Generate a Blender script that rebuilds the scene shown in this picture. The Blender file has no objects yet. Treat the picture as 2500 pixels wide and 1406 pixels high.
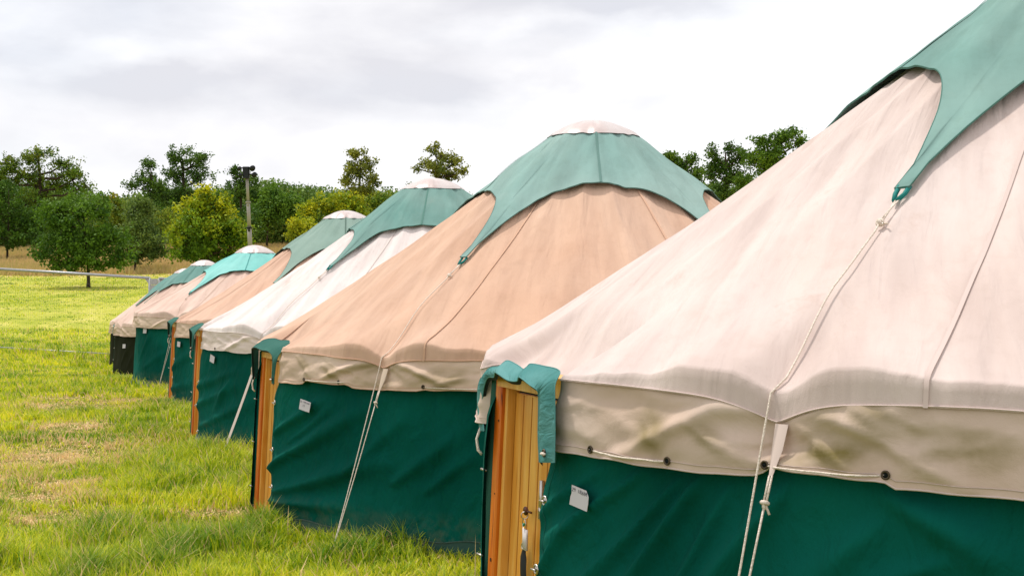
import bpy, math, random
import numpy as np
from math import sin, cos, pi, radians
from mathutils import Vector

random.seed(7)
S = bpy.context.scene
COL = S.collection

# ------------------------------------------------------------------ camera
F = 3400.0                    # focal length in units of a 2500 px wide frame
CAMZ = 1.5
cam_d = bpy.data.cameras.new("camera"); cam = bpy.data.objects.new("camera", cam_d)
COL.objects.link(cam); S.camera = cam
cam.location = (0, 0, CAMZ); cam.rotation_euler = (radians(90), 0, 0)
cam_d.sensor_width = 36; cam_d.lens = F/2500*36
cam_d.clip_start = 0.05; cam_d.clip_end = 5000

# ------------------------------------------------------------------ world + sun
SUN_EL, SUN_AZ = radians(66), radians(-38)     # azimuth from +Y towards +X
world = bpy.data.worlds.new("World"); S.world = world; world.use_nodes = True
wt = world.node_tree; wn = wt.nodes; wl = wt.links
for n in list(wn): wn.remove(n)
def N(t, typ, **kw):
    n = t.nodes.new(typ)
    for k, v in kw.items():
        if k.startswith('i_'): n.inputs[k[2:].replace('_', ' ')].default_value = v
        else: setattr(n, k, v)
    return n
out = N(wt, 'ShaderNodeOutputWorld')
tc = N(wt, 'ShaderNodeTexCoord')
sky = N(wt, 'ShaderNodeTexSky', sky_type='NISHITA', sun_disc=False, sun_elevation=SUN_EL, sun_rotation=SUN_AZ)
bg1 = N(wt, 'ShaderNodeBackground'); bg1.inputs[1].default_value = 0.13
wl.new(sky.outputs[0], bg1.inputs[0])
mp = N(wt, 'ShaderNodeMapping'); mp.inputs['Scale'].default_value = (1.0, 1.0, 2.3); mp.inputs['Location'].default_value = (0.35, 0.0, 0.12)
wl.new(tc.outputs['Generated'], mp.inputs[0])
n1 = N(wt, 'ShaderNodeTexNoise'); n1.inputs['Scale'].default_value = 4.6; n1.inputs['Detail'].default_value = 9; n1.inputs['Roughness'].default_value = .52; n1.inputs['Distortion'].default_value = .15
wl.new(mp.outputs[0], n1.inputs['Vector'])
r1 = N(wt, 'ShaderNodeValToRGB')                # cloud body: bright white to soft lilac grey
r1.color_ramp.elements[0].position = .30; r1.color_ramp.elements[0].color = (.96, .96, .975, 1)
r1.color_ramp.elements[1].position = .74; r1.color_ramp.elements[1].color = (.70, .70, .745, 1)
e = r1.color_ramp.elements.new(.52); e.color = (.92, .915, .935, 1)
nd = N(wt, 'ShaderNodeTexNoise'); nd.inputs['Scale'].default_value = 6; nd.inputs['Detail'].default_value = 6; wl.new(mp.outputs[0], nd.inputs['Vector'])
sv_ = N(wt, 'ShaderNodeVectorMath', operation='MULTIPLY_ADD'); wl.new(nd.outputs['Color'], sv_.inputs[0]); sv_.inputs[1].default_value = (.16, .16, .16)
wl.new(tc.outputs['Generated'], sv_.inputs[2]); acc = n1.outputs[0]
def cloud(px, py, rx, ry, amt):
    # one grey cloud base, fixed in the sky by its bearing and height
    d = Vector(((px-1250)/F, 1, (703-py)/F)).normalized()+Vector((.08, .08, .08)); sc_ = (F/rx, 1.5, F/ry)
    m = N(wt, 'ShaderNodeVectorMath', operation='SUBTRACT'); wl.new(sv_.outputs[0], m.inputs[0]); m.inputs[1].default_value = d
    m2 = N(wt, 'ShaderNodeVectorMath', operation='MULTIPLY'); wl.new(m.outputs[0], m2.inputs[0]); m2.inputs[1].default_value = sc_
    l = N(wt, 'ShaderNodeVectorMath', operation='LENGTH'); wl.new(m2.outputs[0], l.inputs[0])
    r = N(wt, 'ShaderNodeMapRange', interpolation_type='SMOOTHERSTEP'); r.inputs['From Min'].default_value = 1.35; r.inputs['From Max'].default_value = 0.1
    r.inputs['To Min'].default_value = 0; r.inputs['To Max'].default_value = amt; wl.new(l.outputs['Value'], r.inputs[0])
    global acc
    a = N(wt, 'ShaderNodeMath', operation='ADD'); wl.new(acc, a.inputs[0]); wl.new(r.outputs[0], a.inputs[1]); acc = a.outputs[0]
cloud(600, 235, 330, 100, .10); cloud(1180, 190, 420, 110, .13); cloud(1420, 20, 420, 70, .16); cloud(1750, 180, 260, 80, .08); cloud(250, 100, 300, 90, -.14)
wl.new(acc, r1.inputs[0])
bg2 = N(wt, 'ShaderNodeBackground'); bg2.inputs[1].default_value = 1.0
wl.new(r1.outputs[0], bg2.inputs[0])
n2 = N(wt, 'ShaderNodeTexNoise'); n2.inputs['Scale'].default_value = 2.2; n2.inputs['Detail'].default_value = 5
mp2 = N(wt, 'ShaderNodeMapping'); mp2.inputs['Scale'].default_value = (1, 1, 3.0); mp2.inputs['Location'].default_value = (4.2, 1.0, .4)
wl.new(tc.outputs['Generated'], mp2.inputs[0]); wl.new(mp2.outputs[0], n2.inputs['Vector'])
r2 = N(wt, 'ShaderNodeValToRGB')
r2.color_ramp.elements[0].position = .34; r2.color_ramp.elements[0].color = (.86, .86, .86, 1)
r2.color_ramp.elements[1].position = .52; r2.color_ramp.elements[1].color = (1, 1, 1, 1)
wl.new(n2.outputs[0], r2.inputs[0])
mx = N(wt, 'ShaderNodeMixShader'); wl.new(r2.outputs[0], mx.inputs[0])
wl.new(bg1.outputs[0], mx.inputs[1]); wl.new(bg2.outputs[0], mx.inputs[2]); wl.new(mx.outputs[0], out.inputs[0])

sd = bpy.data.lights.new("sun", 'SUN'); so = bpy.data.objects.new("sun", sd); COL.objects.link(so)
sd.energy = 2.7; sd.angle = radians(4); sd.color = (1, .955, .89)
sv = Vector((sin(SUN_AZ)*cos(SUN_EL), cos(SUN_AZ)*cos(SUN_EL), sin(SUN_EL)))
so.rotation_euler = sv.to_track_quat('Z', 'Y').to_euler(); so.location = (-20, -10, 40)
S.view_settings.view_transform = 'Standard'; S.view_settings.look = 'None'
S.view_settings.exposure = 0.20; S.view_settings.gamma = 1
S.cycles.max_bounces = 6; S.cycles.transparent_max_bounces = 12
S.cycles.use_denoising = True

# ------------------------------------------------------------------ helpers
def P(px, py, d):
    """world point at depth d seen at photo pixel"""
    return Vector(((px-1250)/F*d, d, CAMZ+(703-py)/F*d))

def hsh(i, j, seed):
    h = (i.astype(np.int64)*374761393 + j.astype(np.int64)*668265263 + seed*69069) & 0x7fffffff
    h = ((h ^ (h >> 13))*1274126177) & 0x7fffffff
    return ((h ^ (h >> 16)) & 0xffffff)/float(0xffffff)
def vn(x, y, seed=0):
    """smooth value noise, about -1..1"""
    x = np.asarray(x, float); y = np.asarray(y, float); x, y = np.broadcast_arrays(x, y)
    i = np.floor(x); j = np.floor(y); fx = x-i; fy = y-j
    fx = fx*fx*fx*(fx*(fx*6-15)+10); fy = fy*fy*fy*(fy*(fy*6-15)+10)
    a = hsh(i, j, seed); b = hsh(i+1, j, seed); c = hsh(i, j+1, seed); d = hsh(i+1, j+1, seed)
    return (a*(1-fx)*(1-fy)+b*fx*(1-fy)+c*(1-fx)*fy+d*fx*fy)*2-1
def fbm(x, y, seed=0, o=3):
    s = 0; a = 1
    for k in range(o):
        s = s+a*vn(x*2**k, y*2**k, seed+k*17); a *= .5
    return s/1.75

class MB:
    def __init__(s): s.v = []; s.f = []
    def add(s, vs, fs):
        o = len(s.v); s.v += [tuple(v) for v in vs]; s.f += [tuple(i+o for i in f) for f in fs]; return s
    def box(s, c, sx, sy, sz, ax=None, bev=0):
        """box of full sizes around c in axes ax"""
        c = Vector(c); X, Y, Z = ax if ax else (Vector((1,0,0)), Vector((0,1,0)), Vector((0,0,1)))
        b = min(bev, sx*.3, sy*.3, sz*.3)
        if b <= 0:
            vs = [c+X*(i*sx/2)+Y*(j*sy/2)+Z*(k*sz/2) for i in (-1,1) for j in (-1,1) for k in (-1,1)]
            return s.add(vs, [(0,1,3,2),(4,6,7,5),(0,4,5,1),(2,3,7,6),(0,2,6,4),(1,5,7,3)])
        # chamfer along the long (Z) edges
        prof = [(-1,-1,b,0),(-1,-1,0,b),(-1,1,0,-b),(-1,1,b,0),(1,1,-b,0),(1,1,0,-b),(1,-1,0,b),(1,-1,-b,0)]
        vs = []
        for k in (-1, 1):
            for (i, j, p, q) in prof: vs.append(c+X*(i*sx/2+p)+Y*(j*sy/2+q)+Z*(k*sz/2))
        n = 8
        fs = [(i, (i+1) % n, n+(i+1) % n, n+i) for i in range(n)]+[tuple(range(n-1, -1, -1)), tuple(range(n, 2*n))]
        return s.add(vs, fs)
    def tube(s, pts, r, n=8, cap=True):
        pts = [Vector(p) for p in pts]; m = len(pts)
        rs = r if isinstance(r, (list, tuple)) else [r]*m
        o = len(s.v); up = None
        for i, p in enumerate(pts):
            t = (pts[min(i+1, m-1)]-pts[max(i-1, 0)])
            if t.length < 1e-9: t = Vector((0, 0, 1))
            t.normalize()
            if up is None: up = t.orthogonal().normalized()
            up = (up-t*up.dot(t));
            if up.length < 1e-6: up = t.orthogonal()
            up.normalize(); w = t.cross(up)
            for k in range(n):
                a = 2*pi*k/n; s.v.append(tuple(p+up*(cos(a)*rs[i])+w*(sin(a)*rs[i])))
        for i in range(m-1):
            for k in range(n):
                s.f.append((o+i*n+k, o+i*n+(k+1) % n, o+(i+1)*n+(k+1) % n, o+(i+1)*n+k))
        if cap:
            s.f.append(tuple(o+k for k in range(n-1, -1, -1))); s.f.append(tuple(o+(m-1)*n+k for k in range(n)))
        return s
    def torus(s, c, nrm, R, r, n=20, m=8):
        c = Vector(c); nrm = Vector(nrm).normalized(); a = nrm.orthogonal().normalized(); b = nrm.cross(a)
        o = len(s.v)
        for i in range(n):
            t = 2*pi*i/n; d = a*cos(t)+b*sin(t)
            for k in range(m):
                u = 2*pi*k/m; s.v.append(tuple(c+d*(R+r*cos(u))+nrm*(r*sin(u))))
        for i in range(n):
            for k in range(m):
                s.f.append((o+i*m+k, o+((i+1) % n)*m+k, o+((i+1) % n)*m+(k+1) % m, o+i*m+(k+1) % m))
        return s
    def disc(s, c, nrm, R, th, n=16):
        nrm = Vector(nrm).normalized(); c = Vector(c)
        return s.tube([c-nrm*th/2, c+nrm*th/2], R, n)
    def grid(s, pts, flip=False):
        """pts[i][j] -> quads"""
        o = len(s.v); a = len(pts); b = len(pts[0])
        for r_ in pts: s.v += [tuple(p) for p in r_]
        for i in range(a-1):
            for j in range(b-1):
                q = (o+i*b+j, o+i*b+j+1, o+(i+1)*b+j+1, o+(i+1)*b+j)
                s.f.append(q[::-1] if flip else q)
        return s
    def build(s, name, m, parent=None, smooth=True):
        me = bpy.data.meshes.new(name); me.from_pydata(s.v, [], s.f); me.update()
        return link(name, me, m, parent, smooth)
def link(name, me, m, parent=None, smooth=True):
    o = bpy.data.objects.new(name, me); COL.objects.link(o)
    if m: me.materials.append(m)
    if smooth:
        me.polygons.foreach_set('use_smooth', np.ones(len(me.polygons), bool))
    if parent: o.parent = parent
    return o
def npmesh(name, V, Fq, col=None, uv=None):
    """V (n,3), Fq (m,k) all same k"""
    me = bpy.data.meshes.new(name); V = np.ascontiguousarray(V, np.float32); Fq = np.ascontiguousarray(Fq, np.int32)
    k = Fq.shape[1]
    me.vertices.add(len(V)); me.vertices.foreach_set('co', V.ravel())
    me.loops.add(Fq.size); me.loops.foreach_set('vertex_index', Fq.ravel())
    me.polygons.add(len(Fq)); me.polygons.foreach_set('loop_start', np.arange(0, Fq.size, k, dtype=np.int32))
    me.polygons.foreach_set('loop_total', np.full(len(Fq), k, np.int32))
    me.update(calc_edges=True)
    if col is not None:
        a = me.color_attributes.new('Col', 'FLOAT_COLOR', 'POINT')
        c4 = np.ones((len(V), 4), np.float32); c4[:, :3] = col; a.data.foreach_set('color', c4.ravel())
    if uv is not None:
        l = me.uv_layers.new(name='UVMap'); l.data.foreach_set('uv', np.ascontiguousarray(uv[Fq.ravel()], np.float32).ravel())
    return me
def tag(o, label=None, cat=None, group=None, kind=None):
    if label: o['label'] = label
    if cat: o['category'] = cat
    if group: o['group'] = group
    if kind: o['kind'] = kind
    return o
def empty(name, loc, rz=0):
    o = bpy.data.objects.new(name, None); COL.objects.link(o); o.location = loc; o.rotation_euler = (0, 0, rz)
    o.empty_display_size = .2
    return o

# ------------------------------------------------------------------ materials
def mat(name, col, rough=.8, metal=0, spec=None):
    m = bpy.data.materials.new(name); m.use_nodes = True
    b = m.node_tree.nodes['Principled BSDF']
    b.inputs['Base Color'].default_value = (*col, 1); b.inputs['Roughness'].default_value = rough; b.inputs['Metallic'].default_value = metal
    b.inputs['Specular IOR Level'].default_value = .3 if spec is None else spec
    return m
def speck(m, scale, amount, dark=(.5, .5, .5), detail=5, bump=0, coord='Object', stretch=(1, 1, 1), lo=.4, hi=.65):
    """break a plain colour up with a noise of real wear, and a little bump"""
    t = m.node_tree; b = t.nodes['Principled BSDF']; base = tuple(b.inputs['Base Color'].default_value)
    c = N(t, 'ShaderNodeTexCoord'); mpn = N(t, 'ShaderNodeMapping'); mpn.inputs['Scale'].default_value = stretch
    n = N(t, 'ShaderNodeTexNoise'); n.inputs['Scale'].default_value = scale; n.inputs['Detail'].default_value = detail
    t.links.new(c.outputs[coord], mpn.inputs[0]); t.links.new(mpn.outputs[0], n.inputs['Vector'])
    r = N(t, 'ShaderNodeValToRGB'); r.color_ramp.elements[0].position = lo; r.color_ramp.elements[1].position = hi
    r.color_ramp.elements[0].color = base
    r.color_ramp.elements[1].color = tuple(base[i]*(1-amount)+dark[i]*amount for i in range(3))+(1,)
    t.links.new(n.outputs[0], r.inputs[0]); t.links.new(r.outputs[0], b.inputs['Base Color'])
    if bump:
        bp = N(t, 'ShaderNodeBump'); bp.inputs['Strength'].default_value = bump; bp.inputs['Distance'].default_value = .01
        t.links.new(n.outputs[0], bp.inputs['Height']); t.links.new(bp.outputs[0], b.inputs['Normal'])
    return m

def canvas(name, col, alt, stain=None, stain_amt=.0, weave=.12, sheen=.15, wr=.35, crease=(1.6, .55, 1), crot=0.0, trans=0.0, scuff=None, mud=False):
    """woven cotton canvas: fine weave bump, large faded patches, small creases, optional algae stain low on the cloth (uv.y 0..1 = bottom..top)"""
    m = mat(name, col, .92, spec=.06); t = m.node_tree; b = t.nodes['Principled BSDF']
    b.inputs['Sheen Weight'].default_value = sheen; b.inputs['Sheen Roughness'].default_value = .6
    uv = N(t, 'ShaderNodeUVMap'); uv.uv_map = 'UVMap'
    n = N(t, 'ShaderNodeTexNoise'); n.inputs['Scale'].default_value = 1.1; n.inputs['Detail'].default_value = 3; n.inputs['Roughness'].default_value = .5
    oi = N(t, 'ShaderNodeObjectInfo')
    add = N(t, 'ShaderNodeVectorMath', operation='ADD'); t.links.new(uv.outputs[0], add.inputs[0])
    sc = N(t, 'ShaderNodeVectorMath', operation='SCALE'); sc.inputs['Scale'].default_value = 31.0
    cmb = N(t, 'ShaderNodeCombineXYZ'); 
    for k in range(3): t.links.new(oi.outputs['Random'], cmb.inputs[k])
    t.links.new(cmb.outputs[0], sc.inputs[0]); t.links.new(sc.outputs[0], add.inputs[1])
    t.links.new(add.outputs[0], n.inputs['Vector'])
    r = N(t, 'ShaderNodeValToRGB'); r.color_ramp.elements[0].position = .36; r.color_ramp.elements[1].position = .66
    r.color_ramp.elements[0].color = (*col, 1); r.color_ramp.elements[1].color = (*alt, 1)
    t.links.new(n.outputs[0], r.inputs[0]); last = r.outputs[0]
    # small specks and scuffs
    n3 = N(t, 'ShaderNodeTexNoise'); n3.inputs['Scale'].default_value = 14; n3.inputs['Detail'].default_value = 8; n3.inputs['Roughness'].default_value = .7
    t.links.new(add.outputs[0], n3.inputs['Vector'])
    r3 = N(t, 'ShaderNodeValToRGB'); r3.color_ramp.elements[0].position = .35; r3.color_ramp.elements[0].color = (.95, .94, .93, 1)
    r3.color_ramp.elements[1].position = .5; r3.color_ramp.elements[1].color = (1, 1, 1, 1)
    e = r3.color_ramp.elements.new(.75); e.color = (1.02, 1.02, 1.02, 1)
    t.links.new(n3.outputs[0], r3.inputs[0])
    mm = N(t, 'ShaderNodeMix', data_type='RGBA', blend_type='MULTIPLY'); mm.inputs['Factor'].default_value = .8
    t.links.new(last, mm.inputs[6]); t.links.new(r3.outputs[0], mm.inputs[7]); last = mm.outputs[2]
    if mud:        # splashes of dried mud and pale bloom in the lowest hand's breadth (uv.y is the height in metres)
        sp = N(t, 'ShaderNodeSeparateXYZ'); t.links.new(uv.outputs[0], sp.inputs[0])
        mr = N(t, 'ShaderNodeMapRange'); mr.inputs['From Min'].default_value = .26; mr.inputs['From Max'].default_value = .02; t.links.new(sp.outputs['Y'], mr.inputs[0])
        nm_ = N(t, 'ShaderNodeTexNoise'); nm_.inputs['Scale'].default_value = 9; nm_.inputs['Detail'].default_value = 8; nm_.inputs['Roughness'].default_value = .7; t.links.new(add.outputs[0], nm_.inputs['Vector'])
        rm = N(t, 'ShaderNodeMapRange'); rm.inputs['From Min'].default_value = .42; rm.inputs['From Max'].default_value = .62; rm.inputs['To Max'].default_value = .55; t.links.new(nm_.outputs[0], rm.inputs[0])
        mm_ = N(t, 'ShaderNodeMath', operation='MULTIPLY'); t.links.new(mr.outputs[0], mm_.inputs[0]); t.links.new(rm.outputs[0], mm_.inputs[1])
        mi = N(t, 'ShaderNodeMix', data_type='RGBA'); t.links.new(mm_.outputs[0], mi.inputs['Factor']); t.links.new(last, mi.inputs[6]); mi.inputs[7].default_value = (.16, .15, .09, 1); last = mi.outputs[2]
    if scuff:      # rare rusty scuffs and water marks
        ns = N(t, 'ShaderNodeTexNoise'); ns.inputs['Scale'].default_value = 2.6; ns.inputs['Detail'].default_value = 9; ns.inputs['Roughness'].default_value = .68
        t.links.new(add.outputs[0], ns.inputs['Vector']); rs_ = N(t, 'ShaderNodeValToRGB'); rs_.color_ramp.elements[0].position = .60; rs_.color_ramp.elements[0].color = (0, 0, 0, 1); rs_.color_ramp.elements[1].position = .78; rs_.color_ramp.elements[1].color = (.55, .55, .55, 1)
        t.links.new(ns.outputs[0], rs_.inputs[0]); mi = N(t, 'ShaderNodeMix', data_type='RGBA'); t.links.new(rs_.outputs[0], mi.inputs['Factor']); t.links.new(last, mi.inputs[6]); mi.inputs[7].default_value = (*scuff, 1); last = mi.outputs[2]
        # cloth gone slightly grey towards the eave edge and along old folds
        ng = N(t, 'ShaderNodeTexNoise'); ng.inputs['Scale'].default_value = 3.2; ng.inputs['Detail'].default_value = 4; mg = N(t, 'ShaderNodeMapping'); mg.inputs['Scale'].default_value = (2.0, .28, 1)
        t.links.new(add.outputs[0], mg.inputs[0]); t.links.new(mg.outputs[0], ng.inputs['Vector']); rg = N(t, 'ShaderNodeValToRGB'); rg.color_ramp.elements[0].position = .36; rg.color_ramp.elements[0].color = (.90, .88, .88, 1); rg.color_ramp.elements[1].position = .62; rg.color_ramp.elements[1].color = (1.05, 1.05, 1.05, 1)
        t.links.new(ng.outputs[0], rg.inputs[0]); mq = N(t, 'ShaderNodeMix', data_type='RGBA', blend_type='MULTIPLY'); mq.inputs['Factor'].default_value = 1
        t.links.new(last, mq.inputs[6]); t.links.new(rg.outputs[0], mq.inputs[7]); last = mq.outputs[2]
    if stain:
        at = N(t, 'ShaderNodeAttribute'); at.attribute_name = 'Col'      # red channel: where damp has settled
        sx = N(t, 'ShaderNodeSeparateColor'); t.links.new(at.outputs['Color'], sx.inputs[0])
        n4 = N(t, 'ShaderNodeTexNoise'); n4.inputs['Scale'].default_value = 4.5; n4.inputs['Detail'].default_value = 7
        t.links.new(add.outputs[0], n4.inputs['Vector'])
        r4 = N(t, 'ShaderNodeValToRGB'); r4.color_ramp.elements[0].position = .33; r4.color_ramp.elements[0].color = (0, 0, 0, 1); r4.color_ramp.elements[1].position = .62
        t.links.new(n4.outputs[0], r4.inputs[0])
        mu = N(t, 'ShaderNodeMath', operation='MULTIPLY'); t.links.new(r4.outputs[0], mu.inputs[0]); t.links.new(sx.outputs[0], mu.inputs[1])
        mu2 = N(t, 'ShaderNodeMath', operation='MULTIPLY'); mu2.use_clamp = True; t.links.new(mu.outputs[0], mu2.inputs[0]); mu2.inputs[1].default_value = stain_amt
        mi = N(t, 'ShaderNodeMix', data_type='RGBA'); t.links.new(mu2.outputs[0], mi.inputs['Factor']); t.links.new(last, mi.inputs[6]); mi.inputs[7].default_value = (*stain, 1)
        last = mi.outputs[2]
    t.links.new(last, b.inputs['Base Color'])
    # bump: weave + creases
    bp = N(t, 'ShaderNodeBump'); bp.inputs['Strength'].default_value = wr; bp.inputs['Distance'].default_value = .045 if mud else .02
    nw = N(t, 'ShaderNodeTexNoise'); nw.inputs['Scale'].default_value = 5; nw.inputs['Detail'].default_value = 6; nw.inputs['Roughness'].default_value = .45; nw.inputs['Distortion'].default_value = .5
    mpw = N(t, 'ShaderNodeMapping'); mpw.inputs['Scale'].default_value = crease; mpw.inputs['Rotation'].default_value = (0, 0, crot)
    t.links.new(add.outputs[0], mpw.inputs[0]); t.links.new(mpw.outputs[0], nw.inputs['Vector']); t.links.new(nw.outputs[0], bp.inputs['Height'])
    wv = N(t, 'ShaderNodeTexNoise'); wv.inputs['Scale'].default_value = 260; wv.inputs['Detail'].default_value = 2
    t.links.new(add.outputs[0], wv.inputs['Vector'])
    bp2 = N(t, 'ShaderNodeBump'); bp2.inputs['Strength'].default_value = weave; bp2.inputs['Distance'].default_value = .004
    t.links.new(wv.outputs[0], bp2.inputs['Height']); t.links.new(bp.outputs[0], bp2.inputs['Normal']); t.links.new(bp2.outputs[0], b.inputs['Normal'])
    if trans:
        tr = N(t, 'ShaderNodeBsdfTranslucent'); t.links.new(last, tr.inputs[0]); ms = N(t, 'ShaderNodeMixShader'); ms.inputs[0].default_value = trans
        o = t.nodes['Material Output']; t.links.new(b.outputs[0], ms.inputs[1]); t.links.new(tr.outputs[0], ms.inputs[2]); t.links.new(ms.outputs[0], o.inputs[0])
    return m

def vcol(name, rough=.7, trans=0.0, spec=.2, vary=None):
    """material whose base colour is the mesh's own per-leaf / per-blade colour"""
    m = mat(name, (.2, .3, .05), rough, spec=spec); t = m.node_tree; b = t.nodes['Principled BSDF']
    a = N(t, 'ShaderNodeAttribute'); a.attribute_name = 'Col'
    t.links.new(a.outputs['Color'], b.inputs['Base Color'])
    if trans:
        tr = N(t, 'ShaderNodeBsdfTranslucent'); t.links.new(a.outputs['Color'], tr.inputs[0])
        ms = N(t, 'ShaderNodeMixShader'); ms.inputs[0].default_value = trans
        o = t.nodes['Material Output']; t.links.new(b.outputs[0], ms.inputs[1]); t.links.new(tr.outputs[0], ms.inputs[2]); t.links.new(ms.outputs[0], o.inputs[0])
    return m

M = {}
PINK = (.665, .535, .48); PINKALT = (.72, .605, .56)
TAN = (.64, .40, .275); TANALT = (.67, .45, .325)
CREAM = (.80, .73, .70); CREAMALT = (.78, .69, .65)
for nm, c, a in (('pink', PINK, PINKALT), ('tan', TAN, TANALT), ('cream', CREAM, CREAMALT), ('blush', (.69, .49, .40), (.72, .54, .45)), ('tan_deep', (.65, .405, .285), (.67, .44, .32))):
    M['roof_'+nm] = canvas('roof canvas '+nm, c, a, wr=.9, trans=.12, crease=(2.2, .5, 1), scuff=(.42, .25, .17))
SK = {'pink': ((.56, .415, .32), (.66, .54, .465)), 'tan': ((.60, .43, .32), (.68, .53, .43)), 'cream': ((.72, .61, .56), (.70, .58, .50)), 'blush': ((.62, .46, .35), (.66, .52, .42)), 'tan_deep': ((.62, .45, .34), (.64, .49, .38))}
for nm, (c, a) in SK.items():
    M['skirt_'+nm] = canvas('valance canvas '+nm, c, a, stain=(.22, .175, .06), stain_amt=1.25, wr=.45, sheen=0, crease=(1.5, 1.5, 1))
M['wall_green'] = canvas('wall canvas green', (.0006, .070, .052), (.003, .115, .086), wr=1.0, mud=True, sheen=0, crease=(1.6, .8, 1), crot=.7)
M['wall_dark'] = canvas('wall canvas olive black', (.014, .017, .008), (.022, .025, .013), wr=.45, sheen=0)
M['flap'] = canvas('mud flap', (.008, .07, .055), (.07, .10, .075), wr=.3)
M['cap_green'] = canvas('cap canvas faded green', (.13, .265, .235), (.215, .34, .305), wr=1.0, sheen=.02, scuff=(.26, .36, .32))
M['cap_pale'] = canvas('cap canvas pale green', (.20, .335, .305), (.285, .41, .375), wr=1.0, sheen=.02, scuff=(.33, .43, .39))
M['cap_grey'] = canvas('cap canvas grey green', (.17, .27, .225), (.22, .32, .27), wr=.4)
M['cap_turq'] = canvas('cap canvas turquoise', (.14, .46, .42), (.25, .56, .52), wr=.4)
M['hood_teal'] = canvas('hood canvas', (.055, .20, .19), (.12, .29, .28), wr=.7, sheen=0)
M['hood_dark'] = canvas('hood canvas dark', (.03, .11, .09), (.05, .15, .12), wr=.4, sheen=0)
M['lining'] = mat('dark lining', (.004, .012, .010), .9)
M['rope'] = mat('rope', (.78, .67, .57), .9)
speck(M['rope'], 160, .4, (.4, .33, .26), 2, .5)
M['seam'] = mat('seam tape', (.50, .39, .31), .9)
M['stitch_green'] = mat('stitch green', (.02, .15, .12), .9)
M['eyelet'] = mat('eyelet', (.10, .075, .05), .45, .8)
M['brass'] = mat('steel', (.55, .50, .45), .35, 1)
M['hole'] = mat('hole', (.003, .006, .005), .9)
M['paper'] = mat('paper', (.62, .58, .62), .8)
M['ink'] = mat('ink', (.16, .15, .17), .8)
M['ink_soft'] = mat('soft ink', (.36, .33, .37), .8)
M['key'] = mat('key bow', (.10, .035, .02), .4, .6)
M['tagw'] = mat('white tag', (.62, .57, .57), .5)
M['tagb'] = mat('blue tag', (.01, .14, .26), .4)
M['tagg'] = mat('green tape', (.02, .25, .13), .6)
M['strap'] = mat('black lanyard', (.004, .005, .010), .7)
M['webbing'] = mat('teal webbing', (.004, .18, .16), .7)
M['plastic'] = mat('crown plastic', (.56, .49, .47), .38, spec=.5)
speck(M['plastic'], 4, .6, (.46, .33, .30), 3, .5, lo=.42, hi=.62)
M['galv'] = mat('galvanised', (.42, .42, .43), .45, .5)
speck(M['galv'], 20, .4, (.25, .25, .25), 4, 0)
M['pole'] = mat('mast grey', (.30, .27, .24), .6, .1)
M['black'] = mat('black housing', (.008, .010, .012), .5)
M['bark'] = mat('bark', (.055, .038, .024), .95)
speck(M['bark'], 6, .6, (.02, .015, .01), 5, .6)
M['leaf'] = vcol('leaves', .6, .25)
M['grass'] = vcol('grass blades', .5, .30, .35)

def wood(name, c1, c2, ring):
    m = mat(name, c1, .42, spec=.5); t = m.node_tree; b = t.nodes['Principled BSDF']
    c = N(t, 'ShaderNodeTexCoord'); mp = N(t, 'ShaderNodeMapping'); mp.inputs['Scale'].default_value = (14, 14, .8)
    n = N(t, 'ShaderNodeTexNoise'); n.inputs['Scale'].default_value = 3.0; n.inputs['Detail'].default_value = 6; n.inputs['Distortion'].default_value = .4
    t.links.new(c.outputs['Object'], mp.inputs[0]); t.links.new(mp.outputs[0], n.inputs['Vector'])
    r = N(t, 'ShaderNodeValToRGB'); r.color_ramp.elements[0].position = .34; r.color_ramp.elements[1].position = .64
    r.color_ramp.elements[0].color = (*c2, 1); r.color_ramp.elements[1].color = (*c1, 1)
    e = r.color_ramp.elements.new(.27); e.color = (*ring, 1)
    t.links.new(n.outputs[0], r.inputs[0])
    # big soft changes of tone along each board
    n2 = N(t, 'ShaderNodeTexNoise'); n2.inputs['Scale'].default_value = 2.4; n2.inputs['Detail'].default_value = 2
    mp2 = N(t, 'ShaderNodeMapping'); mp2.inputs['Scale'].default_value = (5, 5, .9); t.links.new(c.outputs['Object'], mp2.inputs[0]); t.links.new(mp2.outputs[0], n2.inputs['Vector'])
    r2 = N(t, 'ShaderNodeValToRGB'); r2.color_ramp.elements[0].position = .35; r2.color_ramp.elements[0].color = (.85, .68, .35, 1); r2.color_ramp.elements[1].position = .6; r2.color_ramp.elements[1].color = (1.05, 1.08, 1.25, 1)
    t.links.new(n2.outputs[0], r2.inputs[0])
    mm = N(t, 'ShaderNodeMix', data_type='RGBA', blend_type='MULTIPLY'); mm.inputs['Factor'].default_value = 1
    t.links.new(r.outputs[0], mm.inputs[6]); t.links.new(r2.outputs[0], mm.inputs[7])
    t.links.new(mm.outputs[2], b.inputs['Base Color'])
    bp = N(t, 'ShaderNodeBump'); bp.inputs['Strength'].default_value = .15; bp.inputs['Distance'].default_value = .005
    t.links.new(n.outputs[0], bp.inputs['Height']); t.links.new(bp.outputs[0], b.inputs['Normal'])
    return m
M['board'] = wood('pine boards', (.80, .44, .095), (.72, .33, .03), (.34, .12, .01))
M['post'] = wood('stained post', (.74, .215, .010), (.60, .12, .004), (.10, .02, .003))
M['post_far'] = wood('stained post far', (.70, .17, .008), (.54, .10, .004), (.10, .02, .003))
M['groove'] = mat('board groove', (.40, .14, .008), .8)
M['knot'] = mat('knot', (.05, .02, .006), .8)

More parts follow.
